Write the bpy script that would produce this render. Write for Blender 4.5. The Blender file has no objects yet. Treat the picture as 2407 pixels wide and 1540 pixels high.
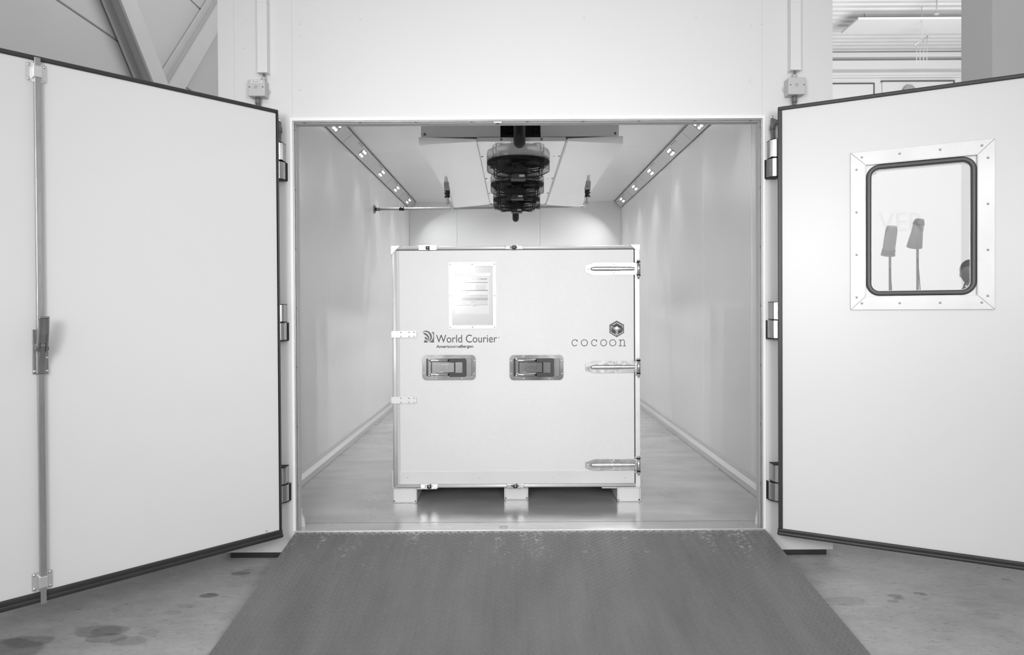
import bpy, bmesh, math, random
from mathutils import Vector, Matrix, Euler
random.seed(7)
PI = math.pi
scn = bpy.context.scene
col = scn.collection

# ---------------------------------------------------------------- camera
F, W, H, CX, CYP = 1600.0, 2407, 1540, 1203.5, 741.0
CAM = Vector((0.0, -3.78, 1.23))
PITCH, ROLL = 0.0093, 0.0055
R3 = Euler((PI/2 - PITCH, 0, 0)).to_matrix() @ Matrix.Rotation(-ROLL, 3, 'Z')
cd = bpy.data.cameras.new('camera'); cam = bpy.data.objects.new('camera', cd); col.objects.link(cam)
cam.matrix_world = Matrix.Translation(CAM) @ R3.to_4x4()
cd.sensor_width = 36.0; cd.lens = F/W*36.0; cd.shift_y = -(H/2 - CYP)/W
cd.clip_start = 0.02; cd.clip_end = 200
scn.camera = cam
vs = scn.view_settings
vs.view_transform = 'Standard'; vs.look = 'None'; vs.gamma = 1.0; vs.use_curve_mapping = False; vs.exposure = 0.0
scn.cycles.max_bounces = 10; scn.cycles.diffuse_bounces = 6; scn.cycles.glossy_bounces = 5
scn.cycles.caustics_reflective = False; scn.cycles.caustics_refractive = False
scn.cycles.use_denoising = True; scn.cycles.sample_clamp_indirect = 6.0

# ---------------------------------------------------------------- light of the hall
wd = bpy.data.worlds.new('hall_daylight'); scn.world = wd; wd.use_nodes = True
wd.node_tree.nodes['Background'].inputs[0].default_value = (1, 1, 1, 1)
wd.node_tree.nodes['Background'].inputs[1].default_value = 0.46

def area(name, loc, target, size, power, size_y=None, spread=PI):
    l = bpy.data.lights.new(name, 'AREA'); l.energy = power; l.size = size; l.spread = spread
    if size_y: l.shape = 'RECTANGLE'; l.size_y = size_y
    o = bpy.data.objects.new(name, l); col.objects.link(o); o.location = loc
    o.rotation_euler = (Vector(target) - Vector(loc)).to_track_quat('-Z', 'Y').to_euler()
    return o
area('hall_fill', (-0.5, -4.4, 3.4), (0.1, 0.3, 1.0), 1.6, 6, 1.2, spread=math.radians(110))  # unseen soft fill above and behind the camera
area('hall_fill', (0.9, -4.8, 3.8), (0.1, 0.3, 1.0), 1.6, 5, 1.2, spread=math.radians(110))  # second unseen fill, higher and further right
area('front_fill', (-1.25, -4.5, 1.9), (0.5, 1.0, 0.8), 1.0, 28, 1.0, spread=math.radians(90))  # low fill added left of the camera, apart from the mirrored lamps
area('front_fill', (1.25, -4.5, 1.9), (0.1, 1.0, 0.8), 1.0, 20, 1.0, spread=math.radians(90))  # matching low fill added on the right, clear of the door glass
area('hall_fill', (10.0, 7.5, 4.0), (11.5, 17.8, 7.5), 6.0, 900, 4.0)  # unseen fill added to brighten the far wall and roof deck
area('hall_fill', (0.5, 2.6, 7.5), (-4.0, 4.5, 4.5), 4.0, 170, 4.0)  # unseen fill added to brighten the left hall wall

# ---------------------------------------------------------------- pixel helpers (photo 2407 x 1540)
def ray(px, py): return R3 @ Vector(((px-CX)/F, -(py-CYP)/F, -1.0))
def P(px, py, d):
    r = ray(px, py); return CAM + r*(d/r.y)
def hit(px, py, o, n):
    r = ray(px, py); return CAM + r*((Vector(o)-CAM).dot(Vector(n))/r.dot(Vector(n)))

# ---------------------------------------------------------------- materials
def mat(name, v, rough=0.5, metal=0.0, var=0.03, vscale=3.0, bump=0.0, bscale=60.0, bdist=0.002, stretch=(1,1,1),
        emit=None, coat=0.0, spec=0.5, rvar=0.0, alpha=None, aniso=None):
    m = bpy.data.materials.new(name); m.use_nodes = True
    nt = m.node_tree; N = nt.nodes; L = nt.links; b = N['Principled BSDF']
    b.inputs['Metallic'].default_value = metal; b.inputs['Roughness'].default_value = rough
    b.inputs['Specular IOR Level'].default_value = spec
    if coat: b.inputs['Coat Weight'].default_value = coat
    tc = N.new('ShaderNodeTexCoord'); mp = N.new('ShaderNodeMapping'); mp.inputs['Scale'].default_value = stretch
    L.new(tc.outputs['Object'], mp.inputs[0])
    nz = N.new('ShaderNodeTexNoise'); nz.inputs['Scale'].default_value = vscale; nz.inputs['Detail'].default_value = 5
    L.new(mp.outputs[0], nz.inputs[0])
    mr = N.new('ShaderNodeMapRange'); mr.inputs[1].default_value = 0.3; mr.inputs[2].default_value = 0.7
    mr.inputs[3].default_value = max(0, v*(1-var)); mr.inputs[4].default_value = min(1, v*(1+var))
    L.new(nz.outputs[0], mr.inputs[0]); L.new(mr.outputs[0], b.inputs['Base Color'])
    if rvar:
        r2 = N.new('ShaderNodeMapRange'); r2.inputs[1].default_value = 0.3; r2.inputs[2].default_value = 0.7
        r2.inputs[3].default_value = max(0.02, rough-rvar); r2.inputs[4].default_value = rough+rvar
        L.new(nz.outputs[0], r2.inputs[0]); L.new(r2.outputs[0], b.inputs['Roughness'])
    if bump:
        n2 = N.new('ShaderNodeTexNoise'); n2.inputs['Scale'].default_value = bscale; n2.inputs['Detail'].default_value = 3
        L.new(mp.outputs[0], n2.inputs[0])
        bp = N.new('ShaderNodeBump'); bp.inputs['Strength'].default_value = bump; bp.inputs['Distance'].default_value = bdist
        L.new(n2.outputs[0], bp.inputs['Height']); L.new(bp.outputs[0], b.inputs['Normal'])
    if emit is not None:
        b.inputs['Emission Color'].default_value = (1, 1, 1, 1); b.inputs['Emission Strength'].default_value = emit
    if alpha is not None: b.inputs['Alpha'].default_value = alpha
    return m

M = {}
M['panel'] = mat('white_coated_panel', 0.70, 0.38, var=0.012, vscale=1.2)
M['door'] = mat('white_door_skin', 0.715, 0.36, var=0.012, vscale=1.0)
M['inner'] = mat('glossy_wall_panel', 0.82, 0.27, var=0.015, vscale=1.5, bump=0.25, bscale=3.0, bdist=0.004, spec=0.7)
M['inner_ceiling'] = mat('glossy_ceiling_panel', 0.88, 0.2, var=0.015, vscale=1.5, bump=0.2, bscale=3.0, bdist=0.004, spec=0.7)
M['trim'] = mat('white_trim', 0.86, 0.3, var=0.01)
M['alu'] = mat('brushed_aluminium', 0.72, 0.34, 0.85, var=0.05, vscale=30, stretch=(1,1,12))
M['alu_frame'] = mat('frame_aluminium', 0.70, 0.38, 0.18, var=0.06, vscale=8)
M['window_alu'] = mat('window_frame_aluminium', 0.56, 0.42, 0.35, var=0.08, vscale=4)
M['alu_dark'] = mat('dull_aluminium', 0.42, 0.4, 0.8, var=0.08, vscale=12)
M['hinge'] = mat('satin_hinge_metal', 0.46, 0.28, 0.95, var=0.08, vscale=14, stretch=(6,1,1))
M['chrome'] = mat('bright_chrome', 0.78, 0.13, 1.0, var=0.05, vscale=20)
M['steel'] = mat('stamped_zinc_steel', 0.62, 0.24, 0.95, var=0.08, vscale=25, rvar=0.06)
M['stainless'] = mat('stainless_recess_plate', 0.50, 0.2, 1.0, var=0.1, vscale=6, rvar=0.05)
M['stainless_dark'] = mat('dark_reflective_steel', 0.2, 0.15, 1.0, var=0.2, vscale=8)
M['handle_metal'] = mat('cast_handle_metal', 0.3, 0.32, 0.9, var=0.06, vscale=15)
M['rubber'] = mat('black_rubber', 0.030, 0.42, var=0.15, vscale=8, bump=0.15, bscale=150, bdist=0.001)
M['seal'] = mat('grey_rubber_seal', 0.085, 0.38, var=0.08)
M['black'] = mat('black_plastic', 0.010, 0.5, spec=0.3, var=0.1)
M['grip'] = mat('black_grip', 0.022, 0.45, var=0.1)
M['ink'] = mat('printed_dark_ink', 0.045, 0.6, var=0.05)
M['ink_mid'] = mat('printed_grey_ink', 0.10, 0.6, var=0.05)
M['ink_pale'] = mat('printed_pale_ink', 0.32, 0.6, var=0.05)
M['ink_white'] = mat('printed_white_ink', 0.85, 0.6, var=0.02)
M['paper'] = mat('white_paper', 0.82, 0.7, var=0.02)
M['box'] = mat('light_grey_plastic', 0.52, 0.45, var=0.02)
M['duct'] = mat('white_cable_duct', 0.72, 0.4, var=0.015)
M['gland'] = mat('grey_gland_plastic', 0.5, 0.45, var=0.02)
M['hose'] = mat('grey_corrugated_hose', 0.15, 0.5, var=0.05)
M['pipe'] = mat('grey_pipe_plastic', 0.36, 0.4, var=0.04)
M['pan'] = mat('polished_drip_pan', 0.94, 0.06, 0.5, var=0.02, vscale=1.5, bump=0.12, bscale=1.8, bdist=0.004)
M['housing'] = mat('grey_cooler_housing', 0.84, 0.4, 0.0, var=0.02)
M['insul'] = mat('black_foam_insulation', 0.016, 0.6, spec=0.3, var=0.1, vscale=20)
M['lampbody'] = mat('lamp_bar_housing', 0.60, 0.35, 0.2, var=0.02)
M['scoop'] = mat('lamp_reflector', 0.32, 0.35, 0.4, var=0.03)
M['lens'] = mat('lit_lamp_lens', 0.9, 0.3, emit=4.0)
M['crate'] = mat('crate_skin', 0.68, 0.5, var=0.02)
M['kick'] = mat('kick_plate_aluminium', 0.66, 0.42, 0.3, var=0.03, vscale=4)
M['hallwall'] = mat('painted_hall_wall', 0.52, 0.7, var=0.03, vscale=0.6)
M['farwall'] = mat('white_far_wall', 0.72, 0.7, var=0.02, vscale=0.5)
M['brace'] = mat('painted_steel_brace', 0.56, 0.5, var=0.02)
M['pillar'] = mat('painted_pillar', 0.85, 0.7, var=0.02, vscale=0.8)
M['deck'] = mat('metal_roof_deck', 0.70, 0.4, 0.1, var=0.03, vscale=2)
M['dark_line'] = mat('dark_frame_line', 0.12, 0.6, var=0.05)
M['midgrey'] = mat('mid_grey_paint', 0.35, 0.6, var=0.05)
M['skin'] = mat('skin', 0.45, 0.5, var=0.04)
M['hair'] = mat('dark_hair', 0.03, 0.6, var=0.2, vscale=30)
M['cloth'] = mat('dark_cloth', 0.05, 0.8, var=0.1)
M['trousers'] = mat('grey_trousers', 0.08, 0.8, var=0.1)
M['lamp_white'] = mat('pale_lamp_shell', 0.62, 0.5, var=0.05)
M['lampshell'] = mat('grey_lamp_shell', 0.3, 0.5, var=0.05)

# crate skin: fine woven relief
def weave(m, sc=160, strength=0.22):
    nt = m.node_tree; N = nt.nodes; L = nt.links; b = N['Principled BSDF']
    tc = N.new('ShaderNodeTexCoord')
    hs = []
    for ang in (0.32, -0.9):
        mp = N.new('ShaderNodeMapping'); mp.inputs['Rotation'].default_value = (0, ang, 0)
        L.new(tc.outputs['Object'], mp.inputs[0])
        w = N.new('ShaderNodeTexWave'); w.bands_direction = 'Z'; w.inputs['Scale'].default_value = sc/3.14; w.inputs['Distortion'].default_value = 0.3
        L.new(mp.outputs[0], w.inputs[0]); hs.append(w)
    ad = N.new('ShaderNodeMath'); L.new(hs[0].outputs['Fac'], ad.inputs[0]); L.new(hs[1].outputs['Fac'], ad.inputs[1])
    bp = N.new('ShaderNodeBump'); bp.inputs['Strength'].default_value = strength; bp.inputs['Distance'].default_value = 0.0012
    L.new(ad.outputs[0], bp.inputs['Height']); L.new(bp.outputs[0], b.inputs['Normal'])
weave(M['crate'])

# concrete hall floor with stains that have their own shape
def concrete():
    m = bpy.data.materials.new('worn_concrete'); m.use_nodes = True
    nt = m.node_tree; N = nt.nodes; L = nt.links; b = N['Principled BSDF']; b.inputs['Roughness'].default_value = 0.5
    tc = N.new('ShaderNodeTexCoord')
    def noise(scale, detail=6, stretch=(1,1,1), rough=0.6):
        mp = N.new('ShaderNodeMapping'); mp.inputs['Scale'].default_value = stretch; L.new(tc.outputs['Object'], mp.inputs[0])
        n = N.new('ShaderNodeTexNoise'); n.inputs['Scale'].default_value = scale; n.inputs['Detail'].default_value = detail
        n.inputs['Roughness'].default_value = rough; L.new(mp.outputs[0], n.inputs[0]); return n.outputs[0]
    def rng(x, a, b_, c, d):
        r = N.new('ShaderNodeMapRange'); r.clamp = True
        for i, v in enumerate((a, b_, c, d)): r.inputs[i+1].default_value = v
        L.new(x, r.inputs[0]); return r.outputs[0]
    def mul(a, c):
        q = N.new('ShaderNodeMath'); q.operation = 'MULTIPLY'; L.new(a, q.inputs[0]); L.new(c, q.inputs[1]); return q.outputs[0]
    v = rng(noise(1.6, 8), 0.3, 0.7, 0.30, 0.46)
    v = mul(v, rng(noise(9, 8, (1, 2.2, 1), 0.7), 0.3, 0.7, 0.86, 1.1))
    v = mul(v, rng(noise(26, 4, (0.7, 1.6, 1), 0.75), 0.32, 0.42, 0.66, 1.0))
    v = mul(v, rng(noise(60, 3, (0.6, 1.8, 1), 0.7), 0.3, 0.7, 0.90, 1.08))
    d1 = noise(6, 4)
    floor_z = -0.15
    stains = [(225,1484,.085,.68),(262,1482,.06,.72),(243,1500,.06,.7),(303,1507,.05,.75),(20,1525,.12,.62),(75,1508,.08,.68),(492,1400,.035,.5),(498,1396,.02,.7),(565,1348,.035,.6),(583,1340,.02,.75),(440,1425,.03,.85),(405,1440,.03,.85),(350,1487,.035,.85),(200,1470,.05,.9),
              (1985,1413,.075,.82),(2105,1401,.026,.62),(2113,1407,.02,.62),(2100,1414,.022,.68),(2160,1395,.022,.6),(2171,1398,.015,.65),(1918,1368,.03,.85),(2301,1335,.010,.6),(2364,1362,.016,.65),(2374,1366,.014,.75),(2060,1447,.09,.92),(2280,1422,.05,.9),(2320,1448,.05,.9)]
    for sx, sy, r, dk in stains:
        q = hit(sx, sy, (0,0,floor_z), (0,0,1))
        vm = N.new('ShaderNodeVectorMath'); vm.operation = 'SUBTRACT'; vm.inputs[1].default_value = (q.x, q.y, floor_z)
        L.new(tc.outputs['Object'], vm.inputs[0])
        sc = N.new('ShaderNodeVectorMath'); sc.operation = 'MULTIPLY'; sc.inputs[1].default_value = (0.8, 1.5, 0); L.new(vm.outputs[0], sc.inputs[0])
        ln = N.new('ShaderNodeVectorMath'); ln.operation = 'LENGTH'; L.new(sc.outputs[0], ln.inputs[0])
        ad = N.new('ShaderNodeMath'); ad.operation = 'MULTIPLY_ADD'; L.new(d1, ad.inputs[0]); ad.inputs[1].default_value = r*1.6; 
        L.new(ln.outputs['Value'], ad.inputs[2])
        v = mul(v, rng(ad.outputs[0], r*1.75, r*1.95, dk, 1.0))
    L.new(v, b.inputs['Base Color'])
    bp = N.new('ShaderNodeBump'); bp.inputs['Strength'].default_value = 0.25; bp.inputs['Distance'].default_value = 0.003
    L.new(noise(40, 6), bp.inputs['Height']); L.new(bp.outputs[0], b.inputs['Normal'])
    return m
M['concrete'] = concrete()

def cold_floor():
    m = mat('stainless_floor_sheet', 0.52, 0.3, 0.5, var=0.16, vscale=2.2, stretch=(1, 2.2, 1))
    nt = m.node_tree; N = nt.nodes; L = nt.links; b = N['Principled BSDF']
    tc = N.new('ShaderNodeTexCoord')
    n3 = N.new('ShaderNodeTexNoise'); n3.inputs['Scale'].default_value = 1.1; n3.inputs['Detail'].default_value = 6; L.new(tc.outputs['Object'], n3.inputs[0])
    r2 = N.new('ShaderNodeMapRange'); r2.inputs[1].default_value = 0.35; r2.inputs[2].default_value = 0.65; r2.inputs[3].default_value = 0.10; r2.inputs[4].default_value = 0.30
    L.new(n3.outputs[0], r2.inputs[0]); L.new(r2.outputs[0], b.inputs['Roughness'])
    mp = N.new('ShaderNodeMapping'); mp.inputs['Scale'].default_value = (1, 2.4, 1); L.new(tc.outputs['Object'], mp.inputs[0])
    vo = N.new('ShaderNodeTexVoronoi'); vo.inputs['Scale'].default_value = 45; L.new(mp.outputs[0], vo.inputs[0])
    bp = N.new('ShaderNodeBump'); bp.inputs['Strength'].default_value = 0.12; bp.inputs['Distance'].default_value = 0.002; bp.invert = True
    L.new(vo.outputs['Distance'], bp.inputs['Height']); L.new(bp.outputs[0], b.inputs['Normal'])
    return m
M['coldfloor'] = cold_floor()

def ramp_paint():
    m = mat('worn_tread_plate', 0.165, 0.42, 0.2, var=0.12, vscale=3.5, stretch=(2.2, 0.5, 1))
    nt = m.node_tree; N = nt.nodes; L = nt.links; b = N['Principled BSDF']
    tc = N.new('ShaderNodeTexCoord')
    src = b.inputs['Base Color'].links[0].from_socket
    mp = N.new('ShaderNodeMapping'); mp.inputs['Scale'].default_value = (5.5, 1.1, 1); L.new(tc.outputs['Object'], mp.inputs[0])
    n1 = N.new('ShaderNodeTexNoise'); n1.inputs['Scale'].default_value = 2.0; n1.inputs['Detail'].default_value = 4; L.new(mp.outputs[0], n1.inputs[0])
    n2 = N.new('ShaderNodeTexNoise'); n2.inputs['Scale'].default_value = 55; n2.inputs['Detail'].default_value = 4; L.new(tc.outputs['Object'], n2.inputs[0])
    sp = N.new('ShaderNodeSeparateXYZ'); L.new(tc.outputs['Object'], sp.inputs[0])
    def rng(x, a, b_, c, d):
        r = N.new('ShaderNodeMapRange'); r.clamp = True
        for i, v in enumerate((a, b_, c, d)): r.inputs[i+1].default_value = v
        L.new(x, r.inputs[0]); return r.outputs[0]
    def mul(a, c):
        q = N.new('ShaderNodeMath'); q.operation = 'MULTIPLY'; L.new(a, q.inputs[0]); L.new(c, q.inputs[1]); return q.outputs[0]
    f = mul(rng(n1.outputs[0], 0.50, 0.64, 0, 1), mul(rng(n2.outputs[0], 0.52, 0.70, 0, 1), rng(sp.outputs[1], 0.12, 0.60, 0, 1)))
    mx = N.new('ShaderNodeMix'); mx.data_type = 'FLOAT'; L.new(f, mx.inputs[0]); L.new(src, mx.inputs[2]); mx.inputs[3].default_value = 0.5
    L.new(mx.outputs[0], b.inputs['Base Color'])
    return m
M['ramp'] = ramp_paint()

def glass_mat(name, mixf, rough=0.0):
    m = bpy.data.materials.new(name); m.use_nodes = True; nt = m.node_tree; N = nt.nodes; L = nt.links
    N.remove(N['Principled BSDF']); out = N['Material Output']
    t = N.new('ShaderNodeBsdfTransparent'); g = N.new('ShaderNodeBsdfGlossy'); g.inputs['Roughness'].default_value = rough
    nz = N.new('ShaderNodeTexNoise'); nz.inputs['Scale'].default_value = 2
    mr = N.new('ShaderNodeMapRange'); mr.inputs[3].default_value = mixf*0.96; mr.inputs[4].default_value = mixf*1.04
    L.new(nz.outputs[0], mr.inputs[0])
    mx = N.new('ShaderNodeMixShader'); L.new(mr.outputs[0], mx.inputs[0]); L.new(t.outputs[0], mx.inputs[1]); L.new(g.outputs[0], mx.inputs[2])
    L.new(mx.outputs[0], out.inputs[0]); return m
M['glass'] = glass_mat('window_glass', 0.46)
M['film'] = glass_mat('clear_plastic_film', 0.10, 0.12)

# ---------------------------------------------------------------- objects
FR = {}                     # name -> frame matrix of a thing
def frame_of(o):
    while o is not None and o.parent is not None: o = o.parent
    return FR.get(o.name, Matrix.Identity(4)) if o else Matrix.Identity(4)
def tag(o, label=None, cat=None, group=None, kind=None):
    if label: o['label'] = label
    if cat: o['category'] = cat
    if group: o['group'] = group
    if kind: o['kind'] = kind
    return o
def thing(name, label=None, cat=None, loc=(0,0,0), rz=0.0, group=None, kind=None):
    o = bpy.data.objects.new(name, None); col.objects.link(o); o.location = loc; o.rotation_euler = (0,0,rz)
    o.empty_display_size = 0.1
    FR[o.name] = Matrix.Translation(Vector(loc)) @ Matrix.Rotation(rz, 4, 'Z')
    return tag(o, label, cat, group, kind)

class MB:
    def __init__(s): s.bm = bmesh.new()
    def _add(s, verts, faces, smooth=False):
        vv = [s.bm.verts.new(v) for v in verts]
        for f in faces:
            try:
                q = s.bm.faces.new([vv[i] for i in f]); q.smooth = smooth
            except ValueError: pass
        return vv
    def box(s, x0, x1, y0, y1, z0, z1, bev=0.0, seg=2, mtx=None):
        b = bmesh.new(); bmesh.ops.create_cube(b, size=1)
        for v in b.verts:
            v.co = Vector(((x0+x1)/2 + v.co.x*(x1-x0), (y0+y1)/2 + v.co.y*(y1-y0), (z0+z1)/2 + v.co.z*(z1-z0)))
        if bev: bmesh.ops.bevel(b, geom=b.edges[:], offset=bev, segments=seg, profile=0.5, affect='EDGES')
        s.merge(b, mtx); return s
    def merge(s, b, mtx=None, smooth=None):
        b.verts.index_update(); vv = []
        for v in b.verts: vv.append(s.bm.verts.new(mtx @ v.co if mtx else v.co))
        for f in b.faces:
            try:
                q = s.bm.faces.new([vv[v.index] for v in f.verts]); q.smooth = f.smooth if smooth is None else smooth
            except ValueError: pass
        b.free()
    def prism(s, pts, axis, a0, a1, smooth=False, bev=0.0):
        """polygon pts (2-D) extruded along axis: 'x' pts=(y,z), 'y' pts=(x,z), 'z' pts=(x,y)"""
        def mk(p, a): return {'x': (a, p[0], p[1]), 'y': (p[0], a, p[1]), 'z': (p[0], p[1], a)}[axis]
        b = bmesh.new(); n = len(pts)
        A = [b.verts.new(mk(p, a0)) for p in pts]; B = [b.verts.new(mk(p, a1)) for p in pts]
        b.faces.new(A); b.faces.new(B[::-1])
        for i in range(n):
            q = b.faces.new([A[i], B[i], B[(i+1) % n], A[(i+1) % n]]); q.smooth = smooth
        bmesh.ops.recalc_face_normals(b, faces=b.faces[:])
        if bev: bmesh.ops.bevel(b, geom=b.edges[:], offset=bev, segments=2, profile=0.5, affect='EDGES')
        s.merge(b); return s
    def tube(s, path, r, seg=12, closed=False, caps=True, rs=None):
        path = [Vector(p) for p in path]; n = len(path); rings = []
        up = None
        for i, p in enumerate(path):
            if closed: t = path[(i+1) % n] - path[i-1]
            else: t = path[min(i+1, n-1)] - path[max(i-1, 0)]
            t.normalize()
            if up is None:
                up = Vector((0,0,1)) if abs(t.z) < 0.9 else Vector((1,0,0))
            u = (up - t*up.dot(t))
            if u.length < 1e-5: u = t.orthogonal()
            u.normalize(); up = u; w = t.cross(u)
            rr = rs[i] if rs else r
            rings.append([s.bm.verts.new(p + u*(math.cos(2*PI*k/seg)*rr) + w*(math.sin(2*PI*k/seg)*rr)) for k in range(seg)])
        for i in range(n if closed else n-1):
            a, b = rings[i], rings[(i+1) % n]
            for k in range(seg):
                try:
                    q = s.bm.faces.new([a[k], a[(k+1) % seg], b[(k+1) % seg], b[k]]); q.smooth = True
                except ValueError: pass
        if caps and not closed:
            for rg in (rings[0][::-1], rings[-1]):
                try: s.bm.faces.new(rg)
                except ValueError: pass
        return s
    def cyl(s, a, b, r, seg=20, r2=None): return s.tube([a, b], r, seg, rs=[r, r if r2 is None else r2])
    def ball(s, c, r, sx=1, sy=1, sz=1, seg=16):
        b = bmesh.new(); bmesh.ops.create_uvsphere(b, u_segments=seg, v_segments=max(6, seg//2), radius=r)
        s.merge(b, Matrix.Translation(Vector(c)) @ Matrix.Diagonal((sx, sy, sz, 1)), smooth=True); return s
    def dome(s, c, nrm, r, h=None, seg=12):
        """button head screw: low dome on a surface"""
        nrm = Vector(nrm).normalized(); h = h or r*0.55; c = Vector(c)
        return s.tube([c - nrm*0.0006, c + nrm*h*0.45, c + nrm*h*0.85, c + nrm*h], r, seg, rs=[r, r*0.93, r*0.62, r*0.12])
    def build(s, name, m, parent=None, world=False, xf=None, recalc=True):
        if recalc: bmesh.ops.recalc_face_normals(s.bm, faces=s.bm.faces[:])
        me = bpy.data.meshes.new(name); s.bm.to_mesh(me); s.bm.free(); me.materials.append(m)
        if xf is not None: me.transform(xf)
        if world and parent is not None: me.transform(frame_of(parent).inverted())
        o = bpy.data.objects.new(name, me); col.objects.link(o)
        if parent is not None: o.parent = parent
        return o
def each(mb, name, m, parent, world=False):
    """one object per loose piece of the mesh"""
    bm = mb.bm; bm.verts.index_update(); seen = set(); out = []
    for v0 in list(bm.verts):
        if v0 in seen: continue
        st = [v0]; isl = []; seen.add(v0)
        while st:
            v = st.pop(); isl.append(v)
            for e in v.link_edges:
                w = e.other_vert(v)
                if w not in seen: seen.add(w); st.append(w)
        ix = {v: i for i, v in enumerate(isl)}; k = MB(); vv = [k.bm.verts.new(v.co) for v in isl]; done = set()
        for v in isl:
            for f in v.link_faces:
                if f in done: continue
                done.add(f)
                try: q = k.bm.faces.new([vv[ix[w]] for w in f.verts]); q.smooth = f.smooth
                except ValueError: pass
        out.append(k.build(name, m, parent, world))
    bm.free(); return out
def struct(name, mb, m, label=None, parent=None):
    o = mb.build(name, m, parent); 
    if parent is None: o['kind'] = 'structure'
    if label: o['label'] = label
    return o
def rrect(x0, x1, z0, z1, r, seg=6):
    pts = []
    for cx_, cz, a0 in ((x1-r, z1-r, 0), (x0+r, z1-r, 90), (x0+r, z0+r, 180), (x1-r, z0+r, 270)):
        for k in range(seg+1):
            a = math.radians(a0 + 90*k/seg); pts.append((cx_ + r*math.cos(a), cz + r*math.sin(a)))
    return pts
def ringprism(s, outer, inner, a0, a1, axis='y'):
    """closed frame between two loops of equal length"""
    def mk(p, a): return {'x': (a, p[0], p[1]), 'y': (p[0], a, p[1]), 'z': (p[0], p[1], a)}[axis]
    n = len(outer)
    v = [[s.bm.verts.new(mk(p, a)) for p in L_] for L_, a in ((outer, a0), (inner, a0), (outer, a1), (inner, a1))]
    for i in range(n):
        j = (i+1) % n
        for a, b in ((0,1), (1,3), (3,2), (2,0)):
            try: s.bm.faces.new([v[a][i], v[a][j], v[b][j], v[b][i]])
            except ValueError: pass
    return s
def ribbon(s, pts, w, y0, y1, closed=False):
    """flat stroke of width w along 2-D points in x,z"""
    pts = [Vector((p[0], p[1])) for p in pts]; n = len(pts); Lp, Rp = [], []
    for i, p in enumerate(pts):
        if closed: a, b = pts[i-1], pts[(i+1) % n]
        else: a, b = pts[max(i-1, 0)], pts[min(i+1, n-1)]
        d1 = (p-a).normalized() if (p-a).length > 1e-9 else (b-p).normalized()
        d2 = (b-p).normalized() if (b-p).length > 1e-9 else d1
        t = (d1+d2).normalized(); nn = Vector((-t.y, t.x)); k = max(0.5, nn.dot(Vector((-d1.y, d1.x))))
        Lp.append(p + nn*(w/2/k)); Rp.append(p - nn*(w/2/k))
    for i in range(n if closed else n-1):
        j = (i+1) % n
        s.prism([Lp[i], Lp[j], Rp[j], Rp[i]], 'y', y0, y1)
    return s
def arc(cx_, cz, r, a0, a1, n=20, sx=1.0):
    return [(cx_ + sx*r*math.cos(math.radians(a0+(a1-a0)*k/n)), cz + r*math.sin(math.radians(a0+(a1-a0)*k/n))) for k in range(n+1)]
def text_part(name, txt, m, parent, x0, x1, z0, y, cap_h=None, offset=0.0, shear=0.0):
    """built-in lettering scaled to span x0..x1 with baseline z0; faces -y"""
    cu = bpy.data.curves.new(name, 'FONT'); cu.body = txt; cu.size = 1.0; cu.extrude = 0.0; cu.offset = offset; cu.shear = shear
    to = bpy.data.objects.new('lettering_source', cu); col.objects.link(to)
    dg = bpy.context.evaluated_depsgraph_get(); me = bpy.data.meshes.new_from_object(to.evaluated_get(dg))
    bpy.data.objects.remove(to); bpy.data.curves.remove(cu)
    xs = [v.co.x for v in me.vertices]; ys = [v.co.y for v in me.vertices]
    sx = (x1-x0)/(max(xs)-min(xs)); mxz = max(ys); sz = (cap_h/mxz) if cap_h else sx; mn = min(xs)
    for v in me.vertices: v.co = Vector((x0 + (v.co.x-mn)*sx, y, z0 + v.co.y*sz))
    b = bmesh.new(); b.from_mesh(me); bpy.data.meshes.remove(me)
    r = bmesh.ops.extrude_face_region(b, geom=b.faces[:])
    for e in r['geom']:
        if isinstance(e, bmesh.types.BMVert): e.co.y -= 0.0006
    k = MB(); k.bm.free(); k.bm = b
    return k.build(name, m, parent)
def copy_tree(o, parent=None):
    c = o.copy(); col.objects.link(c)
    if parent: c.parent = parent
    for ch in list(o.children): copy_tree(ch, c)
    return c

# ================================================================ SETTING
FZ = -0.15
b = MB(); b.box(-4.2, 20, -9, 18.2, FZ-0.2, FZ); struct('floor', b, M['concrete'], 'worn grey concrete hall floor with dark stains')

# cold room shell -------------------------------------------------
XL, XR, OXL, OXR = -1.5, 1.61, -1.62, 1.782
oxl, oxr, ozt = -1.209, 1.392, 2.277
YB, ZC, TOP = 6.22, 2.80, 3.25
b = MB()
# front wall: separate sheets with fine joints
for x0, x1, z0, z1 in ((OXL, -1.5305, -0.12, TOP), (-1.5295, oxl-0.001, -0.12, TOP), (oxl, oxr, ozt, TOP), (oxr+0.001, OXR, -0.12, TOP)):
    b.box(x0, x1, 0.0, 0.08, z0, z1, 0.0006, 1)
b.box(oxl, oxr, 0.004, 0.08, -0.12, -0.035)
b.box(OXL+0.01, oxl-0.004, 0.0018, 0.075, -0.11, TOP-0.01); b.box(oxr+0.004, OXR-0.01, 0.0018, 0.075, -0.11, TOP-0.01); b.box(oxl-0.006, oxr+0.006, 0.0018, 0.075, ozt+0.002, TOP-0.01)
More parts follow.
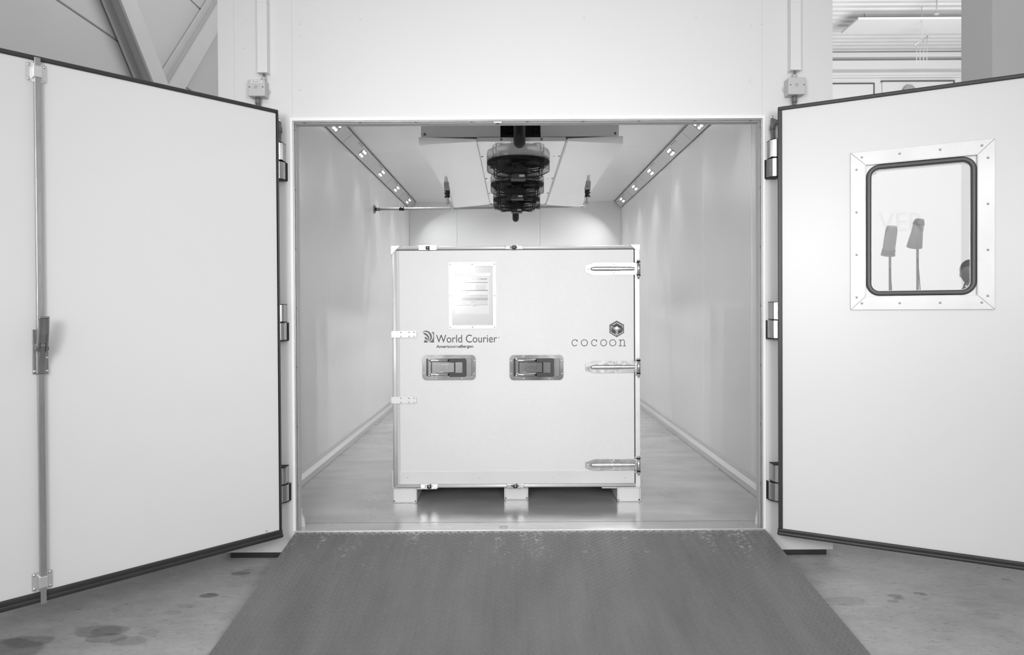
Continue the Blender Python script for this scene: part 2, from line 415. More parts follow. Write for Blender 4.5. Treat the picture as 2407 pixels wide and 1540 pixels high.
# low button heads in the sheet
for px, py in ((580,50),(573,113),(706,210),(708,85),(848,44),(1372,42),(1636,40),(1762,190),(1790,55),(1764,60),(707,55)):
    q = P(px, py, 3.78); b.dome((q.x, 0.0, q.z), (0,-1,0), 0.007, 0.003)
struct('wall_front', b, M['panel'], 'white sheet metal front wall of the cold room')
def panels_y(x0, x1, z0, z1, starts, name, label, m, bev=0.004):
    b = MB()
    for a, c in zip(starts[:-1], starts[1:]): b.box(x0, x1, a+0.0008, c-0.0008, z0, z1, bev, 2)
    return struct(name, b, m, label)
ys = [0.08, 0.79, 1.94, 3.09, 4.24, 5.39, YB+0.12]
panels_y(OXL, XL, 0.0, TOP, ys, 'wall_left', 'glossy left inner wall of the cold room', M['inner'])
panels_y(XR, OXR, 0.0, TOP, ys, 'wall_right', 'glossy right inner wall of the cold room', M['inner'])
panels_y(XL, XR, ZC, TOP, [0.08, 0.75, 1.90, 3.05, 4.20, 5.35, YB], 'ceiling', 'glossy panelled cold room ceiling', M['inner_ceiling'])
b = MB()
for a, c in ((XL, -0.80), (-0.80, 0.42), (0.42, XR)): b.box(a+0.0008, c-0.0008, YB, YB+0.12, 0, ZC, 0.004)
struct('wall_back', b, M['inner'], 'white back wall of the cold room')
b = MB()
b.box(OXL, OXR, 0.08, YB+0.12, -0.12, -0.0005)
b.box(XL, XR, 0.135, YB, -0.0004, 0.0)
b.box(oxl, oxr, -0.012, 0.1325, -0.034, 0.0005, 0.001, 1)
struct('floor', b, M['coldfloor'], 'dull stainless steel cold room floor')
b = MB(); b.box(oxl, oxr, -0.018, -0.008, -0.032, 0.003, 0.001); struct('trim_threshold', b, M['alu'], 'bright aluminium threshold edge')
b = MB(); b.box(oxl, oxr, 0.1320, 0.1352, -0.001, 0.0009); struct('trim_6', b, M['dark_line'], 'thin dark joint line between threshold and cold room floor')
# opening frame
b = MB()
b.box(oxl-0.014, oxl+0.001, -0.010, 0.004, -0.0, ozt-0.001, 0.0005, 1); b.box(oxr-0.001, oxr+0.014, -0.010, 0.004, -0.0, ozt-0.001, 0.0005, 1)
b.box(oxl-0.014, oxr+0.014, -0.010, 0.004, ozt-0.001, ozt+0.016, 0.0005, 1)
struct('trim_1', b, M['trim'], 'bright white edge strip round the cold room opening')
b = MB()
b.box(oxl-0.001, oxl+0.006, 0.0035, 0.026, 0, ozt-0.006); b.box(oxr-0.006, oxr+0.001, 0.0035, 0.026, 0, ozt-0.006); b.box(oxl-0.001, oxr+0.001, 0.0035, 0.026, ozt-0.006, ozt+0.001)
struct('trim_2', b, M['alu_dark'], 'narrow grey heater strip inside the frame')
b = MB()
b.box(oxl-0.001, oxl+0.008, 0.026, 0.083, 0, ozt-0.010, 0.001); b.box(oxr-0.008, oxr+0.001, 0.026, 0.083, 0, ozt-0.010, 0.001)
b.box(oxl-0.001, oxr+0.001, 0.026, 0.083, ozt-0.010, ozt+0.001, 0.001)
b.prism([(oxl, 0), (oxl+0.03, 0), (oxl+0.026, 0.04), (oxl+0.012, 0.07), (oxl+0.011, 0.10), (oxl, 0.11)], 'y', 0.070, 0.088)
b.prism([(oxr, 0), (oxr-0.02, 0), (oxr-0.018, 0.03), (oxr-0.010, 0.07), (oxr, 0.11)], 'y', 0.070, 0.088)
struct('trim_3', b, M['box'], 'pale grey plastic inner jamb lining')
b = MB()
for k in range(7):
    z = 0.25 + k*0.33
    b.dome((oxl+0.006, 0.015, z), (1,0,0), 0.005); b.dome((oxr-0.006, 0.015, z), (-1,0,0), 0.005)
for k in range(9): b.dome((oxl+0.06+k*0.31, 0.012, ozt-0.006), (0,0,-1), 0.006)
struct('trim_4', b, M['dark_line'], 'small dark rivets along the opening frame')
# skirting profiles
def skirting(name, x, s, label):
    b = MB()
    b.prism([(x, 0), (x+s*0.034, 0), (x+s*0.036, 0.003), (x+s*0.034, 0.045), (x+s*0.012, 0.070), (x+s*0.010, 0.098), (x, 0.100)], 'y', 0.13, YB)
    struct(name, b, M['alu'], label)
skirting('baseboard_left', XL, 1, 'bevelled aluminium skirting on the left inner wall'); skirting('baseboard_right', XR, -1, 'bevelled aluminium skirting on the right inner wall')

# hall background ---------------------------------------------------
b = MB(); zs = [FZ, 0.8, 1.95, 2.85, 3.98, 5.12, 6.3, 7.5, 9.23]
for a, c in zip(zs[:-1], zs[1:]): b.box(-4.3, -4.0, -9, 18.0, a+0.008, c-0.008, 0.006, 1)
b.box(-4.3, -4.02, -9, 18.0, FZ, 9.23)
struct('wall_left', b, M['hallwall'], 'grey painted panel wall of the hall on the left')
b = MB(); b.box(-4.3, 20, 17.8, 18.1, FZ, 9.23); struct('wall_back', b, M['farwall'], 'white far wall of the hall')
b = MB(); y = 8.6
while y < 17.8:
    b.prism([(y, 9.25), (y+0.05, 9.215), (y+0.15, 9.215), (y+0.20, 9.25), (y+0.27, 9.25), (y+0.27, 9.30), (y, 9.30)], 'x', -4.0, 20); y += 0.27
struct('ceiling', b, M['deck'], 'ribbed white metal roof deck of the hall')
b = MB(); q = P(1954, 147, 21.4); q2 = P(1954, 167, 21.4)
b.box(-4, 20, 17.45, 17.8, q2.z, q.z, 0.01); b.box(-4, 20, 17.5, 17.8, 9.02, 9.17, 0.02)
b.box(-4, 20, 17.72, 17.8, q2.z-0.18, q2.z-0.12); struct('trim_5', b, M['farwall'], 'white beam under the roof deck on the far wall')
b = MB(); b.box(6.35, 9.5, 5.22, 5.85, FZ, 9.23, 0.01); struct('wall_pillar', b, M['pillar'], 'thick grey pillar at the right edge')
def dock(n, px0, px1, py, label):
    b = MB(); a = P(px0, py, 21.55); c = P(px1, py, 21.55)
    zl_ = P(px0, 290, 21.55).z; b.box(a.x, c.x, 17.74, 17.8, zl_, a.z, 0.01); o = struct('window_%d' % n, b, M['farwall'], label)
    b = MB()
    for x0, x1, z0, z1 in ((a.x-0.03, c.x+0.03, a.z, a.z+0.035), (c.x, c.x+0.03, zl_, a.z)): b.box(x0, x1, 17.72, 17.8, z0, z1)
    b.build('window_frame', M['dark_line'], o)
dock(2, 1900, 2052, 199, 'high white blind with dark edge, nearer the cold room'); dock(3, 2073, 2240, 193, 'high white blind with dark edge behind the right leaf')
b = MB(); q = P(2138, 213, 21.4); b.cyl((q.x, 17.6, q.z), (q.x, 17.73, q.z), 0.18, 32)
tag(b.build('wall_vent', M['midgrey']), 'round grey vent on the far white wall above the right door leaf', 'vent')

def brace(px0, py0, px1, py1, w, dp, label):
    n = (1,0,0); a = hit(px0, py0, (-3.80,0,0), n); c = hit(px1, py1, (-3.80,0,0), n)
    dr = (c-a).normalized(); a = a - dr*1.6; c = c + dr*0.5
    up = Vector((1,0,0)); sd = dr.cross(up).normalized()
    b = MB()
    for off, hw, hd in ((0.0, w/2, 0.008),):
        pass
    def beam(o_s, o_d, hw, hd):
        b_ = bmesh.new(); bmesh.ops.create_cube(b_, size=1)
        for v in b_.verts:
            t = a if v.co.x < 0 else c
            v.co = t + sd*(o_s + v.co.y*2*hw) + up*(o_d + v.co.z*2*hd)
        b.merge(b_)
    beam(0, 0.0, w/2, 0.012); beam(0, -dp, w/2, 0.012); beam(0, -dp/2, 0.012, dp/2)
    tag(b.build('wall_brace', M['brace']), label, 'brace', 'diagonal steel braces on the left hall wall')
brace(300, 0, 372, 185, 0.28, 0.17, 'wide pale steel brace sloping down to the right on the left hall wall')
brace(512, 40, 418, 200, 0.22, 0.17, 'narrower grey steel brace sloping down to the left beside the cold room')

# hanging things far right
qa, qb = P(1978, 82, 19.05), P(2300, 82, 19.05)
b = MB(); b.box(qa.x, qb.x+0.6, 14.35, 15.3, 8.86, 8.92, 0.01)
pn = tag(b.build('ceiling_panel', M['farwall']), 'flat white panel hanging under the ribbed roof deck', 'ceiling panel')
for k in range(2):
    b = MB(); b.cyl((qa.x+0.4+k*3.2, 14.8, 8.92), (qa.x+0.4+k*3.2, 14.8, 9.20), 0.012, 8); b.build('hanger', M['midgrey'], pn)
b = MB(); q = P(2202, 38, 17.5); b.cyl((q.x, q.y, q.z+0.1), (q.x, q.y, 9.22), 0.014, 8)
for k in range(9): b.ball((q.x, q.y, q.z+0.12+k*0.09), 0.02, seg=8)
b.ball((q.x-0.01, q.y, q.z+0.06), 0.05, 1.6, 1, 0.9, seg=10)
tag(b.build('chain_hook', M['pipe']), 'pale chain with a hook hanging from the roof deck', 'hook')
h = thing('cable_hanger', 'slanted rod with four thin drops hanging in front of the far wall', 'hanger', tuple(P(2168, 94, 18)))
a, c = P(2152, 104, 18), P(2182, 85, 18.4)
b = MB(); b.tube([a, c], 0.018, 8); b.ball(a, 0.035, seg=8); b.ball(c, 0.035, seg=8); b.build('rod', M['box'], h, world=True)
for k in range(4):
    t = 0.08+0.27*k; q = a.lerp(c, t); b = MB(); e = P(2158+7*k, 150, 18); b.cyl(q, (q.x, q.y, e.z), 0.009, 6); b.build('drop_wire', M['box'], h, world=True)
b = MB(); q = a.lerp(c, 0.5); b.cyl(q, (q.x, q.y, 9.22), 0.008, 6); b.build('suspension_wire', M['box'], h, world=True)

b = MB(); b.box(-4, 4.2, -9.1, -9.0, 0.9, 7.0); struct('window_1', b, mat('glow_panel_white', 0.8, 0.6, emit=1.0), 'large added glowing panel behind the camera')  # added glowing panel that brightens the door glass reflection and the front
b = MB()
for k in range(1, 6): b.box(-4+8.2*k/6-0.02, -4+8.2*k/6+0.02, -9.0, -8.96, 0.9, 7.0)
q0 = P(2068, 543, 21.4)
sg = tag(text_part('wall_sign', 'VER', M['box'], None, P(2066, 520, 21.55).x, P(2172, 520, 21.55).x, P(2100, 543, 21.55).z, 17.79, P(2100, 500, 21.55).z-P(2100, 543, 21.55).z), 'pale grey capital letters on the far wall seen through the door window', 'lettering')
b.bm.free()
# rubber support blocks
def block(x0, x1, label):
    b = MB(); b.box(x0, x1, -0.0, 0.16, FZ, -0.1205, 0.003)
    t = b.build('support_block', M['rubber']); tag(t, label, 'support block', 'black rubber blocks under the cold room')
block(1.42, 1.745, 'black rubber block under the right corner of the cold room'); block(-1.575, -1.20, 'black rubber block under the left corner of the cold room')

# ================================================================ RAMP
RL, RS = 1.26, 0.1185
ramp = thing('loading_ramp', 'dark grey tread plate ramp leading up to the cold room threshold', 'ramp', (0.095, -0.62, FZ))
def ramp_deck():
    b = MB(); x0, x1 = -1.209, 1.402
    L = RL
    b.prism([(-0.012, -0.004-RS*0.012), (-0.012, -0.010-RS*0.012), (-L, -0.010-RS*L), (-L, -0.004-RS*L)], 'x', x0, x1)
    px, py = 0.047, 0.037
    ny = int(L/py); nx = int((x1-x0)/px)
    prof = [(-1, 0), (-0.55, 0.8), (0, 1), (0.55, 0.8), (1, 0), (0.55, -0.8), (0, -1), (-0.55, -0.8)]
    ln, wd_, ht = 0.0170, 0.0036, 0.0027
    for j in range(ny):
        for i in range(nx+1):
            for k in (0, 1):
                cx_ = x0 + 0.012 + (i + 0.5*k)*px; cy = -0.02 - (j + 0.5*k)*py
                if cx_ > x1-0.012 or cy < -L+0.025: continue
                a = math.radians(-38 if k == 0 else 38)
                ca, sa = math.cos(a), math.sin(a); lo, hi = [], []
                for u, v in prof:
                    for f, dst, h in ((1.0, lo, 0.0), (0.72, hi, ht)):
                        X = cx_ + (u*ln*f)*ca - (v*wd_*(1.0 if h == 0 else 0.35))*sa; Y = cy + (u*ln*f)*sa + (v*wd_*(1.0 if h == 0 else 0.35))*ca
                        dst.append(b.bm.verts.new((X, Y, -0.004 + RS*Y + h + 0.0001)))
                n = 8
                for q in range(n):
                    f = b.bm.faces.new([lo[q], lo[(q+1) % n], hi[(q+1) % n], hi[q]]); f.smooth = True
                b.bm.faces.new(hi)
    return b
ramp_deck().build('tread_plate', M['ramp'], ramp, world=True)
for xx in (-1.15, 0.1, 1.35):
    b = MB(); b.prism([(-0.03, -0.0145), (-0.03, FZ), (-1.13, FZ), (-1.14, -0.0105-RS*1.14)], 'x', xx-0.004, xx+0.004); b.build('support_rib', M['ramp'], ramp, world=True)

# ================================================================ DOOR LEAVES
HT, HB = 2.300, 0.008
D0 = 3.65
def leaf_frame(hx, ang):
    return Vector((hx, CAM.y + D0, 0)), ang
AL = Vector((P(657, 700, D0).x, CAM.y+D0, 0)); thL = math.atan2(-0.729, -0.684)
AR = Vector((P(1829, 700, D0).x, CAM.y+D0, 0)); thR = math.atan2(-0.478, 0.878)
LW = 1.345; TH = 0.085
door_l = thing('door_1', 'white insulated door leaf with lever handle, folded open on the left', None, AL, thL, kind='structure')
door_r = thing('door_2', 'white insulated door leaf with window, folded open on the right', None, AR, thR, kind='structure')
nL = Vector((-math.sin(thL), math.cos(thL), 0)); nR = Vector((math.sin(thR), -math.cos(thR), 0))
def on_l(px, py, off=0.0):
    q = frame_of(door_l).inverted() @ hit(px, py, AL + nL*off, nL); return q.x, q.z
def on_r(px, py, off=0.0):
    q = frame_of(door_r).inverted() @ hit(px, py, AR + nR*off, nR); return q.x, q.z
# left leaf: inner face is local +y ; right leaf: inner face is local -y
b = MB(); b.box(0.010, LW, -TH, -0.002, HB+0.03, HT-0.012, 0.004); b.box(0.012, LW-0.02, -0.004, 0.0, HB+0.042, HT-0.022, 0.0015)
b.build('leaf_panel', M['door'], door_l)
def gasket(parent, s, wt, wb, ws, th):
    def yb(a, c): return (a*s, c*s) if s > 0 else (c*s, a*s)
    y0, y1 = yb(-0.03, th)
    b = MB(); b.box(0.0, LW+0.01, y0, y1, HT-wt, HT, 0.006, 3); b.build('top_gasket', M['rubber'], parent)
    b = MB(); b.box(0.0, ws, y0, y1, HB+wb, HT-wt+0.002, min(0.004, ws*0.4), 2); b.build('hinge_side_gasket', M['rubber'], parent)
    b = MB(); b.box(LW, LW+0.02, y0, y1, HB+0.01, HT-0.001, 0.005, 3); b.build('free_edge_gasket', M['rubber'], parent)
    b = MB()
    yy0, yy1 = yb(-0.03, th+0.006)
    b.box(-0.004, LW+0.01, y0, y1, HB+wb*0.45, HB+wb, 0.006, 3); b.box(-0.006, LW+0.01, yy0, yy1, HB, HB+wb*0.55, 0.008, 3)
    b.build('sweep_gasket', M['rubber'], parent)
gasket(door_l, 1, 0.020, 0.043, 0.008, 0.008)
gasket(door_r, -1, 0.020, 0.036, 0.022, 0.010)
# espagnolette rod, guides and lever on the left leaf
u0, z1 = on_l(95, 137, .02); u1, z0 = on_l(95, 1421, .02); U = (u0+u1)/2
b = MB(); b.box(U-0.011, U+0.011, 0.003, 0.025, z0, z1, 0.0015); b.build('locking_rod', M['hinge'], door_l)
for py0, py1, nm in ((150, 194, 'rod_guide'), (1346, 1389, 'rod_guide')):
    _, za = on_l(91, py0, .005); _, zb = on_l(91, py1, .005)
    zm = (za+zb)/2; hh = (za-zb)/2
    b = MB(); b.prism(rrect(U-0.037, U+0.037, zm-hh, zm+hh, 0.008), 'y', 0.0, 0.003)
    b.box(U-0.016, U+0.016, 0.003, 0.029, zm-hh*0.62, zm+hh*0.62, 0.002)
    g = b.build(nm, M['alu'], door_l); b = MB()
    for sx in (-0.028, 0.028):
        for sz in (-0.75, 0.75): b.dome((U+sx, 0.003, zm+sz*hh), (0,1,0), 0.0065)
    each(b, 'screw', M['chrome'], g)
_, za = on_l(84, 775, .01); _, zb = on_l(84, 880, .01)
b = MB(); b.box(U-0.030, U+0.026, 0.0, 0.006, zb, za, 0.002); b.box(U-0.018, U+0.018, 0.004, 0.030, zb, za-0.06, 0.004)
plate = b.build('lock_plate', M['handle_metal'], door_l)
b = MB()
for t in (0.06, 0.36, 0.66, 0.94):
    b.dome((U-0.024, 0.006, zb+(za-zb)*t), (0,1,0), 0.006)
b.dome((U+0.020, 0.006, zb+0.012), (0,1,0), 0.006); each(b, 'screw', M['chrome'], plate)
zp = on_l(92, 820, .05)[1]; zt = on_l(100, 745, .09)[1]
b = MB()   # clamp arm
b.prism([(0.028, zb+0.004), (0.034, zb+0.004), (0.040, zb+0.04), (0.058, zp-0.02), (0.072, zp+0.012), (0.066, zp+0.026), (0.048, zp+0.022), (0.028, zp-0.01)], 'x', U-0.008, U+0.012, bev=0.002)
b.build('clamp_arm', M['handle_metal'], door_l)
b = MB()   # lever: two cheeks, pivot, channel
for sx in (-1, 1):
    cx_ = U+0.004+sx*0.015
    b.prism([(0.045, zp-0.014), (0.070, zp-0.012), (0.082, zp+0.02), (0.098, zp+0.07), (0.105, zt-0.002), (0.094, zt), (0.072, zp+0.06), (0.050, zp+0.015)], 'x', cx_-0.003, cx_+0.003, bev=0.001)
b.prism([(0.064, zp+0.03), (0.074, zp+0.03), (0.086, zp+0.06), (0.094, zt), (0.086, zt), (0.076, zp+0.062)], 'x', U-0.012, U+0.02)
b.box(U-0.014, U+0.022, 0.092, 0.106, zt-0.006, zt+0.002, 0.002)
b.cyl((U-0.020, 0.058, zp), (U+0.028, 0.058, zp), 0.008)
b.build('lever_handle', M['handle_metal'], door_l)
# small scuff on the left leaf
ua, ub = on_l(627, 1250)
b = MB(); b.prism([(ua-0.006, ub+0.001), (ua+0.004, ub+0.010), (ua+0.007, ub+0.008), (ua+0.002, ub-0.001), (ua-0.003, ub-0.006)], 'y', 0.0, 0.0006); b.build('scuff_mark', M['midgrey'], door_l)

# right leaf panel with window opening
wo = [on_r(1997, 362), on_r(2336, 325), on_r(2341, 727), on_r(2002, 729)]
wx0 = (wo[0][0]+wo[3][0])/2; wx1 = (wo[1][0]+wo[2][0])/2; wz1 = (wo[0][1]+wo[1][1])/2; wz0 = (wo[2][1]+wo[3][1])/2
FW = 0.066
gx0, gx1, gz0, gz1 = wx0+FW, wx1-FW, wz0+FW, wz1-FW
b = MB()
for x0, x1, z0_, z1_ in ((0.012, gx0, HB+0.03, HT-0.012), (gx1, LW, HB+0.03, HT-0.012), (gx0, gx1, HB+0.03, gz0), (gx0, gx1, gz1, HT-0.012)):
    b.box(x0, x1, 0.0, TH, z0_, z1_)
b.build('leaf_panel', M['door'], door_r)
wf = None
b = MB()
for q in ([(wx0, wz0), (wx0, wz1), (gx0, gz1), (gx0, gz0)], [(wx0, wz1), (wx1, wz1), (gx1, gz1), (gx0, gz1)], [(wx1, wz1), (wx1, wz0), (gx1, gz0), (gx1, gz1)], [(wx1, wz0), (wx0, wz0), (gx0, gz0), (gx1, gz0)]):
    c = Vector((sum(p[0] for p in q)/4, sum(p[1] for p in q)/4)); qq = [c + (Vector(p)-c)*0.9985 for p in q]
    b.prism(qq, 'y', -0.009, 0.0, bev=0.0008)
ringprism(b, [(gx0, gz0), (gx1, gz0), (gx1, gz1), (gx0, gz1)], [(gx0+0.003, gz0+0.003), (gx1-0.003, gz0+0.003), (gx1-0.003, gz1-0.003), (gx0+0.003, gz1-0.003)], -0.009, TH)
wf = b.build('window_frame', M['window_alu'], door_r)
b = MB()
W_, H_ = wx1-wx0, wz1-wz0
for t in (0.085, 0.36, 0.64, 0.915):
    for z in (wz0+FW*0.5, wz1-FW*0.42): b.dome((wx0+W_*t, -0.009, z), (0,-1,0), 0.0055)
for t in (0.08, 0.35, 0.62, 0.89):
    for x in (wx0+FW*0.42, wx1-FW*0.42): b.dome((x, -0.009, wz0+H_*t), (0,-1,0), 0.0055)
each(b, 'screw', M['alu_dark'], wf)
gp = rrect(gx0+0.004, gx1-0.004, gz0+0.004, gz1-0.004, 0.055, 8)
gc = Vector(((gx0+gx1)/2, (gz0+gz1)/2))
b = MB(); path = rrect(gx0+0.016, gx1-0.016, gz0+0.016, gz1-0.016, 0.05, 8)
b.tube([(p[0], 0.002, p[1]) for p in path], 0.0125, 12, closed=True); b.build('seal_gap_strip', M['seal'], door_r)
b = MB(); ringprism(b, rrect(gx0+0.024, gx1-0.024, gz0+0.024, gz1-0.024, 0.044, 8), rrect(gx0+0.030, gx1-0.030, gz0+0.030, gz1-0.030, 0.038, 8), 0.006, 0.06)
b.build('inner_bezel', M['trim'], door_r)
b = MB()
ringprism(b, [(p[0], p[1]) for p in rrect(gx0+0.001, gx1-0.001, gz0+0.001, gz1-0.001, 0.004, 8)], rrect(gx0+0.018, gx1-0.018, gz0+0.018, gz1-0.018, 0.05, 8), 0.006, 0.02)
b.build('corner_infill', M['window_alu'], door_r)
b = MB(); b.box(gx0+0.018, gx1-0.018, 0.010, 0.014, gz0+0.018, gz1-0.018); b.build('window_pane', M['glass'], door_r)
b = MB()
b.dome((gx0+0.045, 0.0095, gz1-0.045), (0,-1,0), 0.005); b.dome((gx1-0.045, 0.0095, gz0+0.045), (0,-1,0), 0.005); each(b, 'pane_clip', M['duct'], door_r)

# hinges: wall side knuckle below, door side knuckle above
def hinge(parent, x0, x1, xe, pz0, pzm, pz1, side):
    """x0..x1 upper knuckle, xe = outer edge of lower knuckle"""
    k = 3.73
    zt_, zm, zb_ = P(x0, pz0, k).z, P(x0, pzm, k).z, P(x0, pz1, k).z
    a, c = P(x0, 700, k).x, P(x1, 700, k).x; e = P(xe, 700, k).x
    lo, hi = min(a, c), max(a, c)
    b = MB()
    b.prism([(lo, -0.004), (lo, -0.055), (lo+(hi-lo)*0.15, -0.070), (lo+(hi-lo)*0.5, -0.078), (lo+(hi-lo)*0.85, -0.070), (hi, -0.055), (hi, -0.004)], 'z', zm+0.004, zt_-0.002, smooth=False)
    up = b.build('hinge_knuckle', M['hinge'], parent, world=True)
    b = MB(); b.box(lo-0.0005, hi+0.0005, -0.074, -0.002, zt_-0.0025, zt_+0.0015, 0.001); b.box(lo-0.0005, hi+0.0005, -0.074, -0.002, zm+0.002, zm+0.005, 0.001); each(b, 'hinge_cap', M['black'], up, True)
    lo2, hi2 = min(e, c if side > 0 else a), max(e, a if side < 0 else c)
    s_ = -1 if side < 0 else 1
    # lower knuckle extends towards the opening
    inn = c if side > 0 else c
    o_ = e; far = a if abs(a-e) > abs(c-e) else c
    m1 = e + (far-e)*0.07
    b = MB(); pts = [(m1, -0.002), (m1, -0.026), (e+(far-e)*0.16, -0.050), (e+(far-e)*0.35, -0.068), (e+(far-e)*0.62, -0.076), (e+(far-e)*0.88, -0.066), (far, -0.052), (far, -0.002)]
    b.prism(pts, 'z', zb_+0.006, zm-0.004)
    lw = b.build('hinge_knuckle', M['hinge'], parent, world=True)
    b = MB(); pts = [(e, 0.0), (e, -0.012), (m1, -0.026), (m1, 0.0)]; b.prism(pts, 'z', zb_+0.002, zm-0.002)
    b.prism([(m1, -0.001), (m1, -0.026), (e+(far-e)*0.16, -0.050), (e+(far-e)*0.62, -0.074), (far, -0.050), (far, -0.001)], 'z', zb_, zb_+0.007)
    each(b, 'hinge_cap', M['black'], lw, True)
    b = MB(); mx = (lo+hi)/2; b.cyl((mx, -0.045, zm-0.006), (mx, -0.045, zm+0.006), 0.007); b.build('hinge_pin', M['chrome'], parent, world=True)
for z0_, zm_, z1_ in ((336, 379, 423), (716, 758, 802), (1098, 1139, 1182)):
    hinge(door_l, 644, 668 + (z0_ > 1000), 672 + 2*(z0_ > 1000), z0_, zm_, z1_, -1)
for z0_, zm_, z1_ in ((329, 372, 418), (710, 752, 797), (1091, 1133, 1178)):
    j = (z0_-329)/762*4
    hinge(door_r, 1832+j, 1811+j, 1804+j, z0_, zm_, z1_, 1)

# ================================================================ junction boxes, ducts, hoses on the front wall
def elec(x, duct0, duct1, dtop, dbot, bx0, bx1, by0, by1, hx0, hx1, side, lab):
    d = 3.78; K = d/F
    # cable duct
    a, c = P(duct0, dbot, d-0.05), P(duct1, dbot, d-0.05)
    t = thing('cable_duct', f'white square cable duct running up above the {lab} junction box', 'cable duct', ((a.x+c.x)/2, 0, a.z), group='cable ducts on the front wall')
    b = MB(); b.box(a.x, c.x, -0.045, 0.0, a.z, TOP-0.01, 0.001); b.build('duct_channel', M['duct'], t, world=True)
    zj = P(duct0, 3, d-0.05).z
    b = MB(); b.box(a.x-0.002, c.x+0.002, -0.047, 0.0, a.z-0.004, a.z+0.004, 0.001); b.box(a.x-0.001, c.x+0.001, -0.0465, 0.0, zj-0.004, zj-0.001); each(b, 'duct_end_cap', M['duct'], t, True)
    # junction box
    q0, q1 = P(bx0, by0, d-0.06), P(bx1, by1, d-0.06)
    x0, x1, z1_, z0_ = q0.x, q1.x, q0.z, q1.z; xm = (x0+x1)/2
    t = thing('junction_box', f'small light grey junction box on the {lab} of the white front wall', 'junction box', (xm, 0, z0_), group='junction boxes on the front wall')
    b = MB(); b.box(x0, x1, -0.050, -0.002, z0_, z1_, 0.006, 3); b.build('box_base', M['box'], t, world=True)
    b = MB(); b.box(x0-0.001, x1+0.001, -0.066, -0.048, z0_-0.001, z1_+0.001, 0.006, 3); lid = b.build('box_lid', M['box'], t, world=True)
    b = MB(); zz = z0_+(z1_-z0_)*0.55
    for xx in (x0+0.010, x1-0.010): b.dome((xx, -0.066, zz), (0,-1,0), 0.0038)
    each(b, 'screw', M['dark_line'], lid, True)
    b = MB()
    for k in range(3): b.box(xm-0.012, xm+0.010-0.003*k, -0.0666, -0.066, zz+0.004-k*0.006, zz+0.007-k*0.006)
    b.build('moulded_print', M['ink_pale'], lid, world=True)
    if lab == 'left':
        b = MB(); b.box(x0+0.018, x1-0.014, -0.0668, -0.066, z1_-0.018, z1_-0.006); lb = b.build('label_sticker', M['paper'], lid, world=True)
        tp = text_part('label_lettering', '+HEA-501-K!', M['ink_mid'], lid, x0+0.021-xm, x1-0.018-xm, z1_-0.0155-z0_, -0.0670, 0.007)
    b = MB(); xx = x1+0.008 if lab == 'left' else x0-0.008
    b.box(min(xx, xm), max(xx, xm), -0.006, 0.0, zz-0.020, zz+0.008, 0.002); b.dome((xx, -0.006, zz-0.006), (0,-1,0), 0.004); b.build('mounting_lug', M['box'], t, world=True)
    gx = (a.x+c.x)/2
    b = MB(); b.tube([(gx, -0.025, z1_-0.002), (gx, -0.025, z1_+0.012), (gx, -0.025, z1_+0.014), (gx, -0.025, z1_+0.022), (gx, -0.025, z1_+0.027)], 0.012, 16, rs=[0.009, 0.009, 0.013, 0.013, 0.008]); b.build('cable_gland', M['gland'], t, world=True)
    b = MB(); b.tube([(gx, -0.025, z1_+0.020), (gx+0.002, -0.025, z1_+0.035), (gx, -0.025, a.z+0.004)], 0.006, 10); b.build('cable', M['hose'], t, world=True)
    # hose below
    hx = P((hx0+hx1)/2, by1, d-0.03).x
    b = MB(); b.tube([(hx, -0.03, z0_+0.002), (hx, -0.03, z0_-0.036)], 0.0135, 14); b.build('hose_fitting', M['hose'], t, world=True)
    pts = []; rs = []; n = 70; zend = P(1820, 330, 3.73).z
    ex = -1.262 if lab == 'left' else 1.462
    for k in range(n):
        z = z0_-0.03 - (z0_-0.03-(2.245))*k/(n-1); f = k/(n-1); f = f*f*(3-2*f)
        pts.append((hx + (ex + (-0.02 if lab == 'left' else 0.035) - hx)*f*0.6, -0.03-0.01*f, z)); rs.append(0.0105 if k % 2 else 0.0085)
    b = MB(); b.tube(pts, 0.01, 12, rs=rs); b.build('corrugated_hose', M['hose'], t, world=True)
    return t
elec(0, 604, 627, 0, 168, 583, 623, 188, 226, 600, 612, -1, 'left')
elec(0, 1860, 1884, 0, 162, 1853, 1893, 182, 222, 1862, 1873, 1, 'right')
def elbow(lab, x, parent_name):
    t = thing('heater_hose', f'dark corrugated hose with elbow above the top hinge of the {lab} door leaf', 'hose', (x, 0, 2.10), group='heater hoses beside the door leaves')
    s = 1 if lab == 'right' else -1
    zt_ = P(1816, 287, 3.74).z; zb_ = P(1816, 330, 3.74).z
    b = MB(); b.tube([(x+s*0.04, -0.03, zt_+0.002), (x+s*0.022, -0.03, zt_+0.002), (x+s*0.007, -0.03, zt_-0.006), (x, -0.03, zt_-0.020), (x, -0.03, zt_-0.040)], 0.014, 14)
    b.box(x+s*0.012-0.012, x+s*0.012+0.012, -0.02, 0.0, zt_-0.01, zt_+0.025, 0.003); b.build('elbow', M['hose'], t, world=True)
    n = 30; pts = [(x+s*0.006*k/n, -0.03, zt_-0.036-(zt_-0.036-zb_-0.002)*k/(n-1)) for k in range(n)]
    b = MB(); b.tube(pts, 0.01, 12, rs=[0.0115 if k % 2 else 0.009 for k in range(n)]); b.build('corrugated_hose', M['hose'], t, world=True)
    b = MB(); q = P(1814 if lab == 'right' else 656, 276 if lab == 'right' else 283, 3.78); b.dome((q.x, 0, q.z), (0,-1,0), 0.011, 0.006); b.build('fixing_screw', M['chrome'], t, world=True)
elbow('right', P(1817, 300, 3.74).x, ''); elbow('left', P(656, 300, 3.74).x, '')
